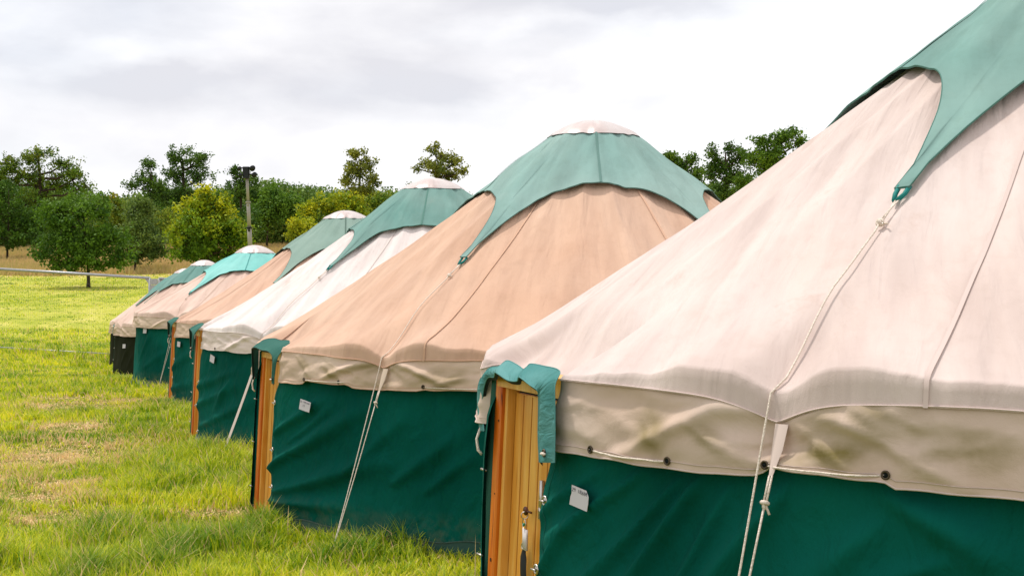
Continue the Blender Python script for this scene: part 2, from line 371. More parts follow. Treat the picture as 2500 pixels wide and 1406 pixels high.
# ------------------------------------------------------------------ terrain
_gy = np.array([-60, 0, 6, 12, 16, 20, 24, 28, 31, 35, 40, 46, 54, 62, 70, 78, 85, 100, 115, 130, 160, 220, 400, 900.])
_gz = np.array([.10, .06, -.01, -.06, -.07, -.11, -.18, -.32, -.44, -.52, -.38, .10, .62, 1.05, 1.48, 1.95, 2.35, 3.35, 4.35, 5.35, 7.0, 9.0, 12.0, 16.0])
def gz(x, y):
    x = np.asarray(x, float); y = np.asarray(y, float)
    z = (np.interp(y-2, _gy, _gz)+np.interp(y, _gy, _gz)*2+np.interp(y+2, _gy, _gz))/4
    w = np.exp(-((y-37)/6.0)**2)
    z = z+.052*w*np.clip(-(x+9.6), -6, 12)
    far = np.clip((y-60)/60, 0, 1)
    z = z+far*.035*np.clip(x+36, -60, 60)*.35
    return z+.03*vn(x/1.7, y/1.7, 5)*np.clip(1-y/200, 0.2, 1)
def gzf(x, y): return float(gz(np.array([x]), np.array([y]))[0])

def build_ground():
    ys = np.concatenate([np.arange(-30, 0, 2), np.arange(0, 40, .4), np.arange(40, 90, 1), np.arange(90, 200, 4), [220, 260, 320, 400, 520, 700, 900]])
    xs = np.concatenate([[-900, -600, -400, -250, -160, -120], np.arange(-95, -20, 3), np.arange(-20, 12, .5), np.arange(12, 95, 4), [110, 160, 250, 400, 600, 900]])
    X, Y = np.meshgrid(xs, ys); Z = gz(X, Y)
    V = np.stack([X, Y, Z], -1).reshape(-1, 3); nx = len(xs); ny = len(ys)
    i = np.arange(ny-1)[:, None]*nx+np.arange(nx-1)[None]
    Fq = np.stack([i, i+1, i+nx+1, i+nx], -1).reshape(-1, 4)
    me = npmesh('ground', V, Fq)
    m = mat('field', (.2, .25, .03), .95, spec=.1); t = m.node_tree; b = t.nodes['Principled BSDF']
    g = N(t, 'ShaderNodeNewGeometry')
    def noise(scale, detail, st=(1, 1, 1)):
        mp = N(t, 'ShaderNodeMapping'); mp.inputs['Scale'].default_value = st; t.links.new(g.outputs['Position'], mp.inputs[0])
        n = N(t, 'ShaderNodeTexNoise'); n.inputs['Scale'].default_value = scale; n.inputs['Detail'].default_value = detail; n.inputs['Roughness'].default_value = .62
        t.links.new(mp.outputs[0], n.inputs['Vector']); return n
    def ramp(n, els):
        r = N(t, 'ShaderNodeValToRGB'); cr = r.color_ramp
        cr.elements[0].position, cr.elements[0].color = els[0][0], (*els[0][1], 1)
        cr.elements[1].position, cr.elements[1].color = els[-1][0], (*els[-1][1], 1)
        for p_, c_ in els[1:-1]: cr.elements.new(p_).color = (*c_, 1)
        t.links.new(n.outputs[0], r.inputs[0]); return r
    nA = noise(.55, 7, (1, .6, 1)); nB = noise(5, 6); nC = noise(.2, 6, (.55, 1, 1)); nD = noise(1.8, 7)
    lawn = ramp(nA, [(.30, (.22, .28, .018)), (.45, (.38, .40, .05)), (.60, (.50, .47, .09)), (.74, (.62, .52, .20))])
    lawn2 = ramp(nB, [(.3, (.80, .84, .8)), (.6, (1.05, 1.05, 1.05))])
    ml = N(t, 'ShaderNodeMix', data_type='RGBA', blend_type='MULTIPLY'); ml.inputs['Factor'].default_value = .8
    t.links.new(lawn.outputs[0], ml.inputs[6]); t.links.new(lawn2.outputs[0], ml.inputs[7])
    dry = ramp(nC, [(.35, (.46, .40, .11)), (.5, (.60, .46, .19)), (.65, (.68, .49, .26))])
    dry2 = ramp(nD, [(.3, (.80, .82, .7)), (.65, (1.08, 1.06, 1.05))])
    md = N(t, 'ShaderNodeMix', data_type='RGBA', blend_type='MULTIPLY'); md.inputs['Factor'].default_value = .8
    t.links.new(dry.outputs[0], md.inputs[6]); t.links.new(dry2.outputs[0], md.inputs[7])
    # tall dry meadow starts where the mown field ends
    sp = N(t, 'ShaderNodeSeparateXYZ'); t.links.new(g.outputs['Position'], sp.inputs[0])
    wob = noise(.12, 4); 
    ma = N(t, 'ShaderNodeMath', operation='MULTIPLY_ADD'); t.links.new(wob.outputs[0], ma.inputs[0]); ma.inputs[1].default_value = 9; t.links.new(sp.outputs['Y'], ma.inputs[2])
    mr = N(t, 'ShaderNodeMapRange'); mr.inputs['From Min'].default_value = 83; mr.inputs['From Max'].default_value = 86
    t.links.new(ma.outputs[0], mr.inputs[0])
    mm = N(t, 'ShaderNodeMix', data_type='RGBA'); t.links.new(mr.outputs[0], mm.inputs['Factor']); t.links.new(ml.outputs[2], mm.inputs[6]); t.links.new(md.outputs[2], mm.inputs[7])
    # darker earth-green ground colour under the long grass on this side of the fence
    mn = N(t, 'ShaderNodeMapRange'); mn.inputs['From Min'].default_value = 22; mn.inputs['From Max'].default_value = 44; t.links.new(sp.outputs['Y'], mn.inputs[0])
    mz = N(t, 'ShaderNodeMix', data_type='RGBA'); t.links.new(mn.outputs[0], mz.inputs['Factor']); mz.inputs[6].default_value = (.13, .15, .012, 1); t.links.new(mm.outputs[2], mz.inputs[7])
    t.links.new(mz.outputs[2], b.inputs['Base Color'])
    bp = N(t, 'ShaderNodeBump'); bp.inputs['Strength'].default_value = .6; bp.inputs['Distance'].default_value = .08
    t.links.new(nB.outputs[0], bp.inputs['Height']); t.links.new(bp.outputs[0], b.inputs['Normal'])
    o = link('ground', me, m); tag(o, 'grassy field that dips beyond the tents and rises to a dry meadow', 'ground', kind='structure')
build_ground()

# ------------------------------------------------------------------ yurt
def sstep(a, b, x): 
    t = np.clip((x-a)/(b-a), 0, 1); return t*t*(3-2*t)

class Yurt:
    def __init__(s, **k):
        s.R = 2.42; s.ze = 1.03; s.zc = 2.52; s.rc = .31; s.dome = .12; s.poles = 28; s.polph = .1; s.slope0 = .80
        s.ropes = [36, -36, -108, 108, 180]; s.tips = None; s.tipr = 1.6; s.peakr = .88
        s.door = (64, 81); s.skirt_h = .20; s.skirt_up = {}; s.seed = 1; s.folds = []; s.res = .5
        s.wallm = 'wall_green'; s.capm = 'cap_green'; s.tone = 'tan'; s.hoodm = 'hood_dark'; s.seams = [-80, -27, 27, 100]
        s.doorbulge = .05; s.ropeout = .42; s.eave_wave = .012; s.eyelets = []; s.cords = []; s.lean = .06; s.pinch = 1.0
        for a, b in k.items(): setattr(s, a, b)
        s.c = Vector((s.cx, s.cy, s.z))
        L = s.R-s.rc; D = s.zc-s.ze; s.qa = s.slope0; s.qb = (s.slope0*L-D)/L**2
        if s.tips is None: s.tips = list(s.ropes)
    def dphi(s, ph, a): return (ph-a+180) % 360-180
    def bulge(s, ph):
        if not s.door: return 0*ph
        m = (s.door[0]+s.door[1])/2; h = (s.door[1]-s.door[0])/2
        return s.doorbulge*(1-sstep(h, h+9, np.abs(s.dphi(ph, m))))
    def indoor(s, ph):
        if not s.door: return 0*ph
        m = (s.door[0]+s.door[1])/2; h = (s.door[1]-s.door[0])/2
        q = s.dphi(ph, m); return (1-sstep(h+.4, h+3.0, q))*(1-sstep(h-1.2, h+.6, -q))
    def seam_z(s, ph):
        """height of the stitched line where roof cloth meets valance"""
        w = 0*ph
        for a in s.ropes:
            d = s.dphi(ph, a)*pi/180*s.R; w = w+.060*np.exp(-(np.abs(d)/.12)**1.3)
        z = s.ze-.078-w*s.pinch+.006*vn(ph/6., ph*0, s.seed+14)
        if s.door: z = z+.012*np.exp(-(s.dphi(ph, s.door[0])/9)**2)+.04*s.indoor(ph)
        return z
    def pinchw(s, ph):
        w = 0*ph; u = 0*ph
        for a in s.ropes:
            d = s.dphi(ph, a)*pi/180*s.R
            w = w+np.exp(-(d/.10)**2); u = u+np.exp(-((np.abs(d)-.27)/.13)**2)
        return w*s.pinch, u*s.pinch
    def roof(s, ph, r, lift=0.0, sag=1.0):
        """ph degrees (0 faces the camera side, + to the left), r radius -> local xyz arrays"""
        ph = np.asarray(ph, float); r = np.asarray(r, float)
        q = (r-s.rc); z = s.zc-s.qa*q+s.qb*q*q
        t = np.clip(q/(s.R-s.rc), 0, 1)
        ridge = np.sqrt(np.sin(np.radians(s.dphi(ph, s.polph))*s.poles/2)**2+.012)
        z = z-.036*sag*ridge*np.sin(np.clip(t*1.02, 0, 1)*pi)**.6
        z = z+(.0035*vn(ph/1.3+r*2, r*3.1, s.seed+4)*sstep(.3, .95, t)+.010*fbm(ph/11., r*2.2, s.seed)+.004*vn(ph/3.2+r*3, r*5, s.seed+3))*sstep(0, .15, t)
        w, u = s.pinchw(ph); e = sstep(.80, 1.0, t)
        # diagonal drag lines running up from every rope
        if s.door: z = z-.045*sstep(.35, 1.0, t)*np.exp(-(s.dphi(ph, (s.door[0]+s.door[1])/2)/19)**2)
        z = z-.03*s.indoor(ph)*e+e*(s.eave_wave*fbm(ph/7., r*0, s.seed+9)+.5*s.eave_wave*vn(ph/2.6, r*0, s.seed+10)*(1-np.clip(w, 0, 1))+.022*u-.050*w)
        # line of tension under the rope
        z = z-.012*w*sstep(.3, 1.0, t)
        rr = r+e*(s.bulge(ph)*.5-.03*w+.012*u-.12*s.indoor(ph))
        rr = rr
        a = np.radians(ph)
        if np.any(lift):
            z = z+lift*.8; rr = rr+lift*.6
        return np.stack([-np.sin(a)*rr, -np.cos(a)*rr, z], -1)
    def eave_rz(s, ph):
        p = s.roof(ph, np.full_like(ph, s.R)); return np.hypot(p[..., 0], p[..., 1]), p[..., 2]
    def cyl(s, ph, r, z):
        a = np.radians(ph); return np.stack([-np.sin(a)*r, -np.cos(a)*r, z], -1)
    def phis(s):
        fr = np.arange(-75, 110, s.res); bk = np.arange(110, 285, 3.0)
        return np.concatenate([fr, bk, [285.0]])
    def ray(s, px, py, extra=0.0):
        """where the sight line through a photo pixel meets the leaning wall -> (phi, z local)"""
        R = s.R+.03+extra
        dx, dy, dz = (px-1250)/F, 1.0, (703-py)/F
        ox, oy = -s.cx, -s.cy
        A = dx*dx+dy*dy; B = ox*dx+oy*dy; C = ox*ox+oy*oy-R*R
        disc = max(B*B-A*C, 0); t = (-B-math.sqrt(disc))/A
        x, y, z = ox+dx*t, oy+dy*t, CAMZ+dz*t-s.z
        return math.degrees(math.atan2(-x, -y)), z
    def wall_r(s, ph, z):
        zt = s.ze-.06; h = np.clip(1-z/zt, -.2, 1.3)
        return s.R-.022+(s.lean)*h+s.bulge(ph)*1.0-.04*sstep(s.ze-.25, s.ze-.13, z)
    def wall_disp(s, ph, z):
        S_ = ph*pi/180*s.R
        d = .012*fbm(S_*1.3+z*.9, z*1.2-S_*.4, s.seed+21)+.006*fbm(S_*4+z*3, z*2.5, s.seed+31)
        for (a, b, w, amp) in s.folds:
            amp = amp*2.6
            ax, az = a[0]*pi/180*s.R, a[1]; bx, bz = b[0]*pi/180*s.R, b[1]
            vx, vz = bx-ax, bz-az; L2 = vx*vx+vz*vz
            t = ((S_-ax)*vx+(z-az)*vz)/L2; tt = np.clip(t, 0, 1)
            px, pz = S_-(ax+vx*tt), z-(az+vz*tt); dist = np.sqrt(px*px+pz*pz)
            dist = dist+.02*vn(S_*3, z*3, s.seed+77)*tt
            ww = w*(.45+.75*tt)
            d = d+amp*np.exp(-(dist/ww)**2)*np.sin(np.clip(tt*.9+.08, 0, 1)*pi)**.5
        return d*sstep(s.ze-.24, s.ze-.36, z)+.0
def seg_mesh(name, rows, uvr, m, parent, closed, col=None):
    """rows: list of (n,3); builds quad strip mesh"""
    V = np.concatenate(rows); n = len(rows[0]); k = len(rows)
    i = np.arange(k-1)[:, None]*n+np.arange(n-1)[None]
    Fq = np.stack([i, i+n, i+n+1, i+1], -1).reshape(-1, 4)
    me = npmesh(name, V, Fq, col=None if col is None else np.concatenate(col), uv=np.concatenate(uvr))
    return link(name, me, m, parent)

def ribbon(mb, pts, nrms, w, lift=.002):
    """flat tape along pts, facing nrms"""
    a = []; b = []
    for i, p in enumerate(pts):
        t = (pts[min(i+1, len(pts)-1)]-pts[max(i-1, 0)]).normalized(); sd_ = t.cross(nrms[i]).normalized()
        a.append(p+sd_*w/2+nrms[i]*lift); b.append(p-sd_*w/2+nrms[i]*lift)
    mb.grid([a, b])

def build_yurt(y, label, group):
    root = empty('yurt', y.c); tag(root, label, 'yurt', group)
    ph = y.phis(); one = np.ones_like(ph); Sx = ph*pi/180*y.R
    # ---- roof
    rows = []; uvs = []
    nr = 70 if y.res < .6 else 44
    rr = y.rc-.015+(y.R-y.rc+.015)*(np.linspace(0, 1, nr)**.9)
    for r in rr:
        rows.append(y.roof(ph, one*r)); uvs.append(np.stack([Sx*(.35+.65*r/y.R), one*r*1.2], -1))
    er, ez = y.eave_rz(ph)
    sz = np.minimum(y.seam_z(ph), ez-.012); io = y.indoor(ph)
    for k, (dr, f) in enumerate(((.007, .04), (.013, .14), (.018, .45), (.022, .8), (.026, 1.0))):
        rows.append(y.cyl(ph, er+dr, ez+(sz-ez)*f*(1-.5*io))); uvs.append(np.stack([Sx, one*(y.R+.02*k)*1.2], -1))
    seg_mesh('roof_canvas', rows, uvs, M['roof_'+y.tone], root, False)
    # radial roof seams: flat-felled tapes with a stitched edge
    mb = MB(); mb2 = MB()
    for a in y.seams:
        rs = np.linspace(y.rc+.05, y.R-.002, 90); q = y.roof(np.full(90, a+0.), rs); q = [Vector(v) for v in q]
        nn = [Vector((-sin(radians(a))*.6, -cos(radians(a))*.6, .8)).normalized()]*90
        aa = np.array([a+0.]); e_, z_ = y.eave_rz(aa); e_, z_ = float(e_[0]), float(z_[0]); s_ = min(float(y.seam_z(aa)[0]), z_-.012)
        for dr, f in ((.013, .14), (.018, .45), (.022, .8), (.026, 1.0)): q.append(Vector(y.cyl(aa, np.array([e_+dr]), np.array([z_+(s_-z_)*f]))[0])); nn = nn+[Vector((-sin(radians(a)), -cos(radians(a)), .05)).normalized()]
        mb = MB(); ribbon(mb, q, nn, .013, .006); mb.build('roof_seam', M['seam_'+y.tone], root)
    # hem line where roof cloth folds over the valance
    mb = MB(); k = y.phis(); k = k[(k > -74) & (k < 109)]
    if y.door: k = k[(k < y.door[0]-1) | (k > y.door[1]+1)]
    er2, ez2 = y.eave_rz(k); q = y.cyl(k, er2+.0275, np.minimum(y.seam_z(k), ez2-.012)+.004)
    lo, hi = [], []
    groups = np.split(np.arange(len(k)), np.where(np.diff(k) > y.res*1.5)[0]+1)
    for g_ in groups:
        if len(g_) < 3: continue
        a_ = [Vector(v) for v in q[g_]]; mb.tube(a_, .0022, 5, False)
    mb.build('eave_hem', M['seam_'+y.tone], root)
    # ---- valance
    def skirt_edge(p):
        zb = -.0*p
        zz = .010*fbm(p/9., p*0, y.seed+41)+.004*vn(p/2.5, p*0, y.seed+43)
        for (a, b, up) in y.cords: zz = zz+up*sstep(b-.8, b+.2, p)*(1-sstep(a-.3, a+.7, p))
        return zz
    dm = None
    segs = [ph]
    if y.door:
        d0, d1 = y.door
        segs = [np.concatenate([[d1-285+0-75+0]*0, ph[ph < d0-.2], [d0-.2]]), np.concatenate([[d1+.2], ph[ph > d1+.2]])]
    for p in segs:
        o1 = np.ones_like(p); er, ez = y.eave_rz(p); w, u = y.pinchw(p); sz = np.minimum(y.seam_z(p), ez-.012); rows = []; uvs = []; cols = []; n = 22
        for j in range(n):
            t = j/(n-1); zt = sz+.004; zb = y.ze-.085-y.skirt_h+skirt_edge(p)
            z = zt+(zb-zt)*t
            sp = p*pi/180*y.R
            cre = .012*fbm(sp*2.2+t*1.2, o1*t*1.3+3, y.seed+51)*sin(min(t*1.3, 1)*pi*.5)*min(t*6, 1)+.008*fbm(sp*7-t*2.0, o1*t*2, y.seed+57)+.013*(.35-np.abs(vn(sp*3.3+t*1.9, o1*t*2.4-sp*.9, y.seed+58)))*sin(pi*min(t+.1, 1))**.5
            sag = 0*p
            for a in y.ropes:       # the strap drags a fan of creases out of the cloth
                dd = y.dphi(p, a)*pi/180*y.R
                sag = sag-.012*np.exp(-((dd+.10*t)/.10)**2)*sin(pi*min(t+.15, 1))
                sag = sag+.026*np.exp(-(((np.abs(dd)-.12-.42*t)/.055)**2))*sin(pi*t)**.7
            r = er+.021+.030*t+cre+sag+y.bulge(p)*0
            rows.append(y.cyl(p, r, z)); uvs.append(np.stack([sp, o1*(1-t)*.25], -1))
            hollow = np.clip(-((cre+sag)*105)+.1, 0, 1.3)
            fd = 0*p; fs = 0*p
            for (fa, fb, fw, famp) in y.vfolds:
                ax, az = fa[0]*pi/180*y.R, fa[1]; vx, vz = fb[0]*pi/180*y.R-ax, fb[1]-az
                tq = np.clip(((sp-ax)*vx+(z-az)*vz)/(vx*vx+vz*vz), 0, 1); ds = np.hypot(sp-ax-vx*tq, z-az-vz*tq)+.004*vn(sp*5, z*5, 5)
                fd = fd+famp*np.exp(-(ds/fw)**2)*np.sin(np.clip(tq+.06, 0, 1)*pi*.94)**.5; fs = np.maximum(fs, np.exp(-((ds-fw)/(fw*1.5))**2)*np.sin(np.clip(tq, 0.02, .98)*pi)**.6)
            r = r+fd; rows[-1] = y.cyl(p, r, z)
            st = np.exp(-((t-.66-.12*np.sin(sp*2.1+y.seed))/.20)**2)*np.clip(.5+.9*fbm(sp*1.5, o1*0, y.seed+61), 0, 1.4)
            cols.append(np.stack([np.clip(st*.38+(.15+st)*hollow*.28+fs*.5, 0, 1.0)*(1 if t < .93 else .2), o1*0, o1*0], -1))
        ob = seg_mesh('valance', rows, uvs, M['skirt_'+y.tone], root, False, cols)
        sl = [Vector(v)*1.0 for v in rows[-3][::2]]
        for v in sl: v.x *= 1.0006; v.y *= 1.0006
        MB().tube(sl, .0012, 4, False).build('valance_stitching', M['seam_'+y.tone], ob)
        q = np.concatenate([rows[-1]]); 
        mbh = MB(); mbh.tube([Vector(v) for v in q[::2]], .0028, 5, False); 
        mbh.build('valance_hem', M['seam_'+y.tone], ob)
        if segs[0] is p and y.eyelets:
            for a in y.eyelets:
                i = int(np.argmin(np.abs(p-a))); b_ = Vector(rows[-3][i]); nrm = Vector((-sin(radians(a)), -cos(radians(a)), .05))
                MB().torus(b_+nrm*.002, nrm, .0095, 0.0031, 18, 8).build('eyelet', M['eyelet'], ob)
                MB().disc(b_+nrm*.001, nrm, .009, .003).build('eyelet_hole', M['hole'], ob)
            for (a, b, up) in y.cords:
                ii = [int(np.argmin(np.abs(p-v))) for v in np.linspace(a, b, 9)]
                pts = []
                for k_, i in enumerate(ii):
                    bb = Vector(rows[-3][i]); nrm = Vector((bb.x, bb.y, 0)).normalized()
                    pts.append(bb+nrm*(.014 if 0 < k_ < 8 else -.004)+Vector((0, 0, -.002)))
                z0, z1 = pts[0].z, pts[-1].z
                for k_, p_ in enumerate(pts): p_.z = z0+(z1-z0)*k_/8-.003*sin(pi*k_/8)
                MB().tube(pts, 0.0031, 8).build('lacing_cord', M['rope'], ob)
    # ---- wall canvas
    segs = [ph]
    if y.door: segs = [np.concatenate([ph[ph < d0+y.over-.1], [d0+y.over]]), np.concatenate([[d1+.3], ph[ph > d1+.3]])]
    for si, p in enumerate(segs):
        o1 = np.ones_like(p); rows = []; uvs = []; n = 64 if (y.res < .6 and si == 0) else 30; zt = y.ze-.13
        for j in range(n):
            z = zt+(.0-zt)*j/(n-1); zz = o1*z
            pe = p.copy()
            if y.door:          # the free edge at the door is not straight
                edge = .9*vn(zz*5, zz*0, y.seed+71)+.5*np.sin(zz*7+y.seed)
                if si == 0: pe = p+edge*sstep(d0-12, d0, p)*.8*y.edgew+y.edgeo*sstep(d0-10, d0, p)*(1-z/zt)
                else: pe = p+edge*(1-sstep(d1, d1+12, p))*.7
            r = y.wall_r(p, zz)+y.wall_disp(p, zz)
            rows.append(y.cyl(pe, r, zz)); uvs.append(np.stack([p*pi/180*y.R, zz], -1))
        ob = seg_mesh('wall_canvas', rows, uvs, M[y.wallm], root, False)
        if si == 0:
            # stitched edge binding and turn-buttons down the door side
            if y.door:
                ed = [Vector(r_[-1]) for r_ in rows]
                inn = [Vector(r_[-1])*1 for r_ in rows]
                for v in inn: n_ = Vector((v.x, v.y, 0)).normalized(); v.x -= n_.x*.05; v.y -= n_.y*.05
                MB().grid([ed, inn]).build('wall_return', M['lining'], ob)
                st = []
                for r_ in rows:
                    k_ = int(np.argmin(np.abs(p-(d0+y.over-.85)))); v = Vector(r_[k_]); n_ = Vector((v.x, v.y, 0)).normalized(); st.append(v+n_*.0012)
                MB().tube(st, .0011, 4, False).build('stitching', M['stitch_green'], ob)
                for h in y.buttons:
                    j = int(np.argmin([abs(r_[0][2]-h) for r_ in rows])); k_ = int(np.argmin(np.abs(p-(d0+y.over-.5))))
                    v = Vector(rows[j][k_]); n_ = Vector((v.x, v.y, 0)).normalized(); tt = Vector((-n_.y, n_.x, 0))
                    b1 = MB(); b1.torus(v+n_*.002, n_, .0135, .004, 18, 8).disc(v+n_*.002, n_, .013, .004)
                    bo = b1.build('turn_button', M['brass'], ob)
                    MB().tube([v+n_*.002, v+n_*.012, v+n_*.016+tt*.006], [.0035, .0035, .003], 8).tube([v+n_*.014-tt*.012, v+n_*.014+tt*.018], .0035, 8).build('button_bar', M['brass'], bo)
            # mud flap along the grass
            fl = []; uf = []; pf = p[p > -76]
            of = np.ones_like(pf)
            for j, (dr, z) in enumerate(((.012, .085), (.020, .05), (.035, .015), (.075, -.04))):
                zz = of*z+.012*vn(pf/5., pf*0, y.seed+81)
                fl.append(y.cyl(pf, y.wall_r(pf, zz)+y.wall_disp(pf, zz)*.5+dr, zz)); uf.append(np.stack([pf*pi/180*y.R, zz*4], -1))
            seg_mesh('mud_flap', fl, uf, M['flap' if y.wallm == 'wall_green' else 'wall_dark'], ob, False)
            MB().tube([Vector(v)+Vector((0, 0, .002)) for v in fl[0][::3]], .004, 6, False).build('flap_cord', M['flap'], ob)
    # ---- star cap
    cp = np.concatenate([np.arange(-180, 180, 1.0 if y.res < .6 else 1.5), [180.0]])
    tips = sorted([(t_+180) % 360-180 for t_ in y.tips]); ext = [tips[-1]-360]+tips+[tips[0]+360]
    rad = np.zeros_like(cp)
    for a, b in zip(ext[:-1], ext[1:]):
        msk = (cp >= a) & (cp <= b); x = (cp[msk]-a)/(b-a); d = np.abs(x-.5)*2
        g_ = y.peakr*(b-a)/72 if (b-a) > 60 else y.peakr
        pk = y.peakr
        rad[msk] = pk+(y.tipr-pk)*(.24*d**2+.20*d**4+.56*d**10)
        rad[msk] = np.minimum(rad[msk], y.tipr-.012)
    # fine sampling round each tip so it ends in a 5 cm wide strap
    extra = []
    for t_ in tips:
        for dd in (-1.3, -.95, .95, 1.3): extra.append(t_+dd)
        extra += [t_+2.2, t_-2.2, t_+3.2, t_-3.2]
    allp = np.unique(np.concatenate([cp, np.array(extra)])); radi = np.interp(allp, cp, rad)
    for t_ in tips:
        dd = np.abs(y.dphi(allp, t_)); radi = np.where(dd < 1.0, y.tipr, radi)
    cp = allp; rad = radi; rows = []; uvs = []; n = 34 if y.res < .6 else 24
    for j in range(n):
        t = j/(n-1); r = (y.rc-.005)+(rad-(y.rc-.005))*t
        lift = .014+.022*np.abs(np.sin(.5*(np.radians(cp)*11+2*np.sin(np.radians(cp)*3+y.seed)+t*1.5)))*sin(pi*min(t+.08, 1))*np.clip(vn(cp/25., t*1.5, y.seed+5)+.5, .1, 1)+.006*t+.006*vn(cp/9., t*3+0*cp, y.seed+91)+.012*np.clip(1.15-r, 0, 1)*np.abs(fbm(cp/13., r*1.2, y.seed+93))
        lift = lift+.018*np.exp(-((r-y.peakr)/.25)**2)*(.5+.5*vn(cp/14., r*0, y.seed+95))
        rows.append(y.roof(cp, r, lift, .25)); uvs.append(np.stack([np.radians(cp)*(.3+.5*r), r], -1))
    cap = seg_mesh('star_cap', rows, uvs, M[y.capm], root, False)
    MB().tube([Vector(v) for v in rows[-1]], .0020, 5, False).build('cap_hem', M['stitch_'+y.capm], cap)
    inn = [Vector(v) for v in rows[-1]]
    low = [v+Vector((0, 0, -.006)) for v in inn]
    MB().grid([inn, low]).build('cap_edge', M['stitch_'+y.capm], cap)
    mb = MB()
    for a, b in zip(ext[:-1], ext[1:]):
        m_ = (a+b)/2; m_ = (m_+180) % 360-180; i = int(np.argmin(np.abs(cp-m_)))
        q = [Vector(r_[i]) for r_ in rows]; nn = [Vector((-sin(radians(m_))*.6, -cos(radians(m_))*.6, .8)).normalized()]*len(q)
        mb = MB(); ribbon(mb, q, nn, .016, .004); mb.build('cap_seam', M['stitch_'+y.capm], cap)
    # ---- crown: wrinkled clear plastic dome gathered on the ring
    dp = np.linspace(-180, 180, 145); rows = []; uvs = []; z0 = float(y.roof(np.array([0.]), np.array([y.rc]))[0, 2])
    for t in np.linspace(0, 1, 16):
        r = (y.rc+.022)*(1-t); wrn = .006*vn(dp/12., dp*0+t*2, y.seed+101)*(1-t)**.4+.0015*np.abs(np.sin(np.radians(dp)*17))*(1-t)**2
        wrn = wrn*np.where(t > .93, 0, 1)
        z = z0+.018+y.dome*math.sin(t*pi/2)**.9*1.0+wrn
        if t == 0: z = z0+.010+.004*vn(dp/9., dp*0, y.seed+103); r = y.rc+.030
        rows.append(y.cyl(dp, r*np.ones_like(dp)+(wrn*.8 if t < .9 else 0), z*np.ones_like(dp))); uvs.append(np.stack([dp/50, dp*0+t], -1))
    seg_mesh('crown_dome', rows, uvs, M['plastic'], root, False)
    # ---- tips: webbing loop, cord, knot, rope down to a peg
    for a in y.ropes_built:
        at = min(y.tips, key=lambda q_: abs((q_-a+180) % 360-180))
        g_ = lambda r, l=.0: Vector(y.roof(np.array([at+(a-at)*max(0, (r-y.tipr)/(y.R-y.tipr))]), np.array([r]), np.array([l]))[0])
        rdir = Vector((-sin(radians(a)), -cos(radians(a)), 0)); tdir = Vector((-rdir.y, rdir.x, 0))
        t0 = g_(y.tipr-.015, .02); t1 = g_(y.tipr+.05, .02)
        lp = []
        for sgn in (-1, 1): lp.append([t0+tdir*sgn*.018+Vector((0, 0, .004)), t0+tdir*sgn*.016+(t1-t0)*.5, t1+tdir*sgn*.004])
        m1 = MB()
        for q in lp: m1.tube(q, .008, 6)
        rg = m1.build('tip_loop', M['webbing'], root)
        kn = g_(y.tipr+.16, .02)
        rp = MB(); rp.tube([t1-(t1-t0)*.2, kn+tdir*.006], 0.0031, 8).tube([t1-(t1-t0)*.1+tdir*.01, kn-tdir*.006], 0.0031, 8)
        rp.torus(kn, rdir+Vector((0, 0, .3)), .009, .006, 12, 8).torus(kn+tdir*.004, tdir+Vector((0, 0, .6)), .008, .006, 12, 8)
        for k_ in (kn+tdir*.02+Vector((0, 0, -.004)),): rp.tube([kn, k_, k_+tdir*.012-rdir*(-.012)], .0035, 6)
        pts = [kn]
        for r in np.linspace(y.tipr+.2, y.R-.04, 10): pts.append(g_(r, .008+.012*sin(pi*(r-y.tipr)/(y.R-y.tipr))))
        er, ez = y.eave_rz(np.array([a+0.])); er, ez = float(er[0]), float(ez[0])
        off = tdir*(-.02)
        pts.append(rdir*(er+.022)+Vector((0, 0, ez-.008))+off)
        pts.append(rdir*(er+.045)+Vector((0, 0, ez-.075))+off)
        gx, gy = (y.c+rdir*(y.R+y.ropeout)).x, (y.c+rdir*(y.R+y.ropeout)).y
        peg = rdir*(y.R+y.ropeout)+tdir*y.ropeside+Vector((0, 0, gzf(gx, gy)-y.z+.03))
        A = pts[-1]
        if not y.strapwide:
            for t in np.linspace(.12, 1, 9): pts.append(A.lerp(peg, t)+Vector((0, 0, -.012*sin(pi*t))))
        rp.tube(pts, 0.0031, 8)
        # strap from the hem and its own line
        sz1 = float(y.seam_z(np.array([a+0.]))[0]); s0 = rdir*(er+.032)+Vector((0, 0, sz1))+tdir*.02; k2 = s0.lerp(peg, .19)
        if not y.strapwide:
            vv = s0.lerp(peg, .125)
            rp.tube([vv+tdir*.004, k2+tdir*.004], 0.0031, 8).tube([vv-tdir*.004, k2-tdir*.004], 0.0031, 8)
            rp.torus(k2, peg-s0, .008, .006, 12, 8).torus(k2+Vector((0, 0, -.008)), tdir, .006, .005, 12, 8).tube([k2, k2+tdir*.014+Vector((0, 0, -.03))], .0035, 6)
            rp.tube([k2.lerp(peg, t)+Vector((0, 0, -.012*sin(pi*t))) for t in np.linspace(0, 1, 9)], 0.0031, 8)
            rp.build('guy_rope', M['rope'], root)
            sb = MB(); n_ = rdir
            a_ = [s0+tdir*.020, s0.lerp(vv, .5)+tdir*.019, vv+tdir*.006]; b_ = [s0-tdir*.020, s0.lerp(vv, .5)-tdir*.014, vv-tdir*.006]; c_ = [(p1+p2)/2+n_*.004 for p1, p2 in zip(a_, b_)]
            sb.grid([a_, c_, b_]); sb.build('strap', M['strapc_'+y.tone], root)
        else:
            rp.tube([s0.lerp(vv_, 1) for vv_ in ()] or [s0, k2], .004, 6)
            rp.build('guy_rope', M['rope'], root)
            sb = MB(); a_ = []; b_ = []
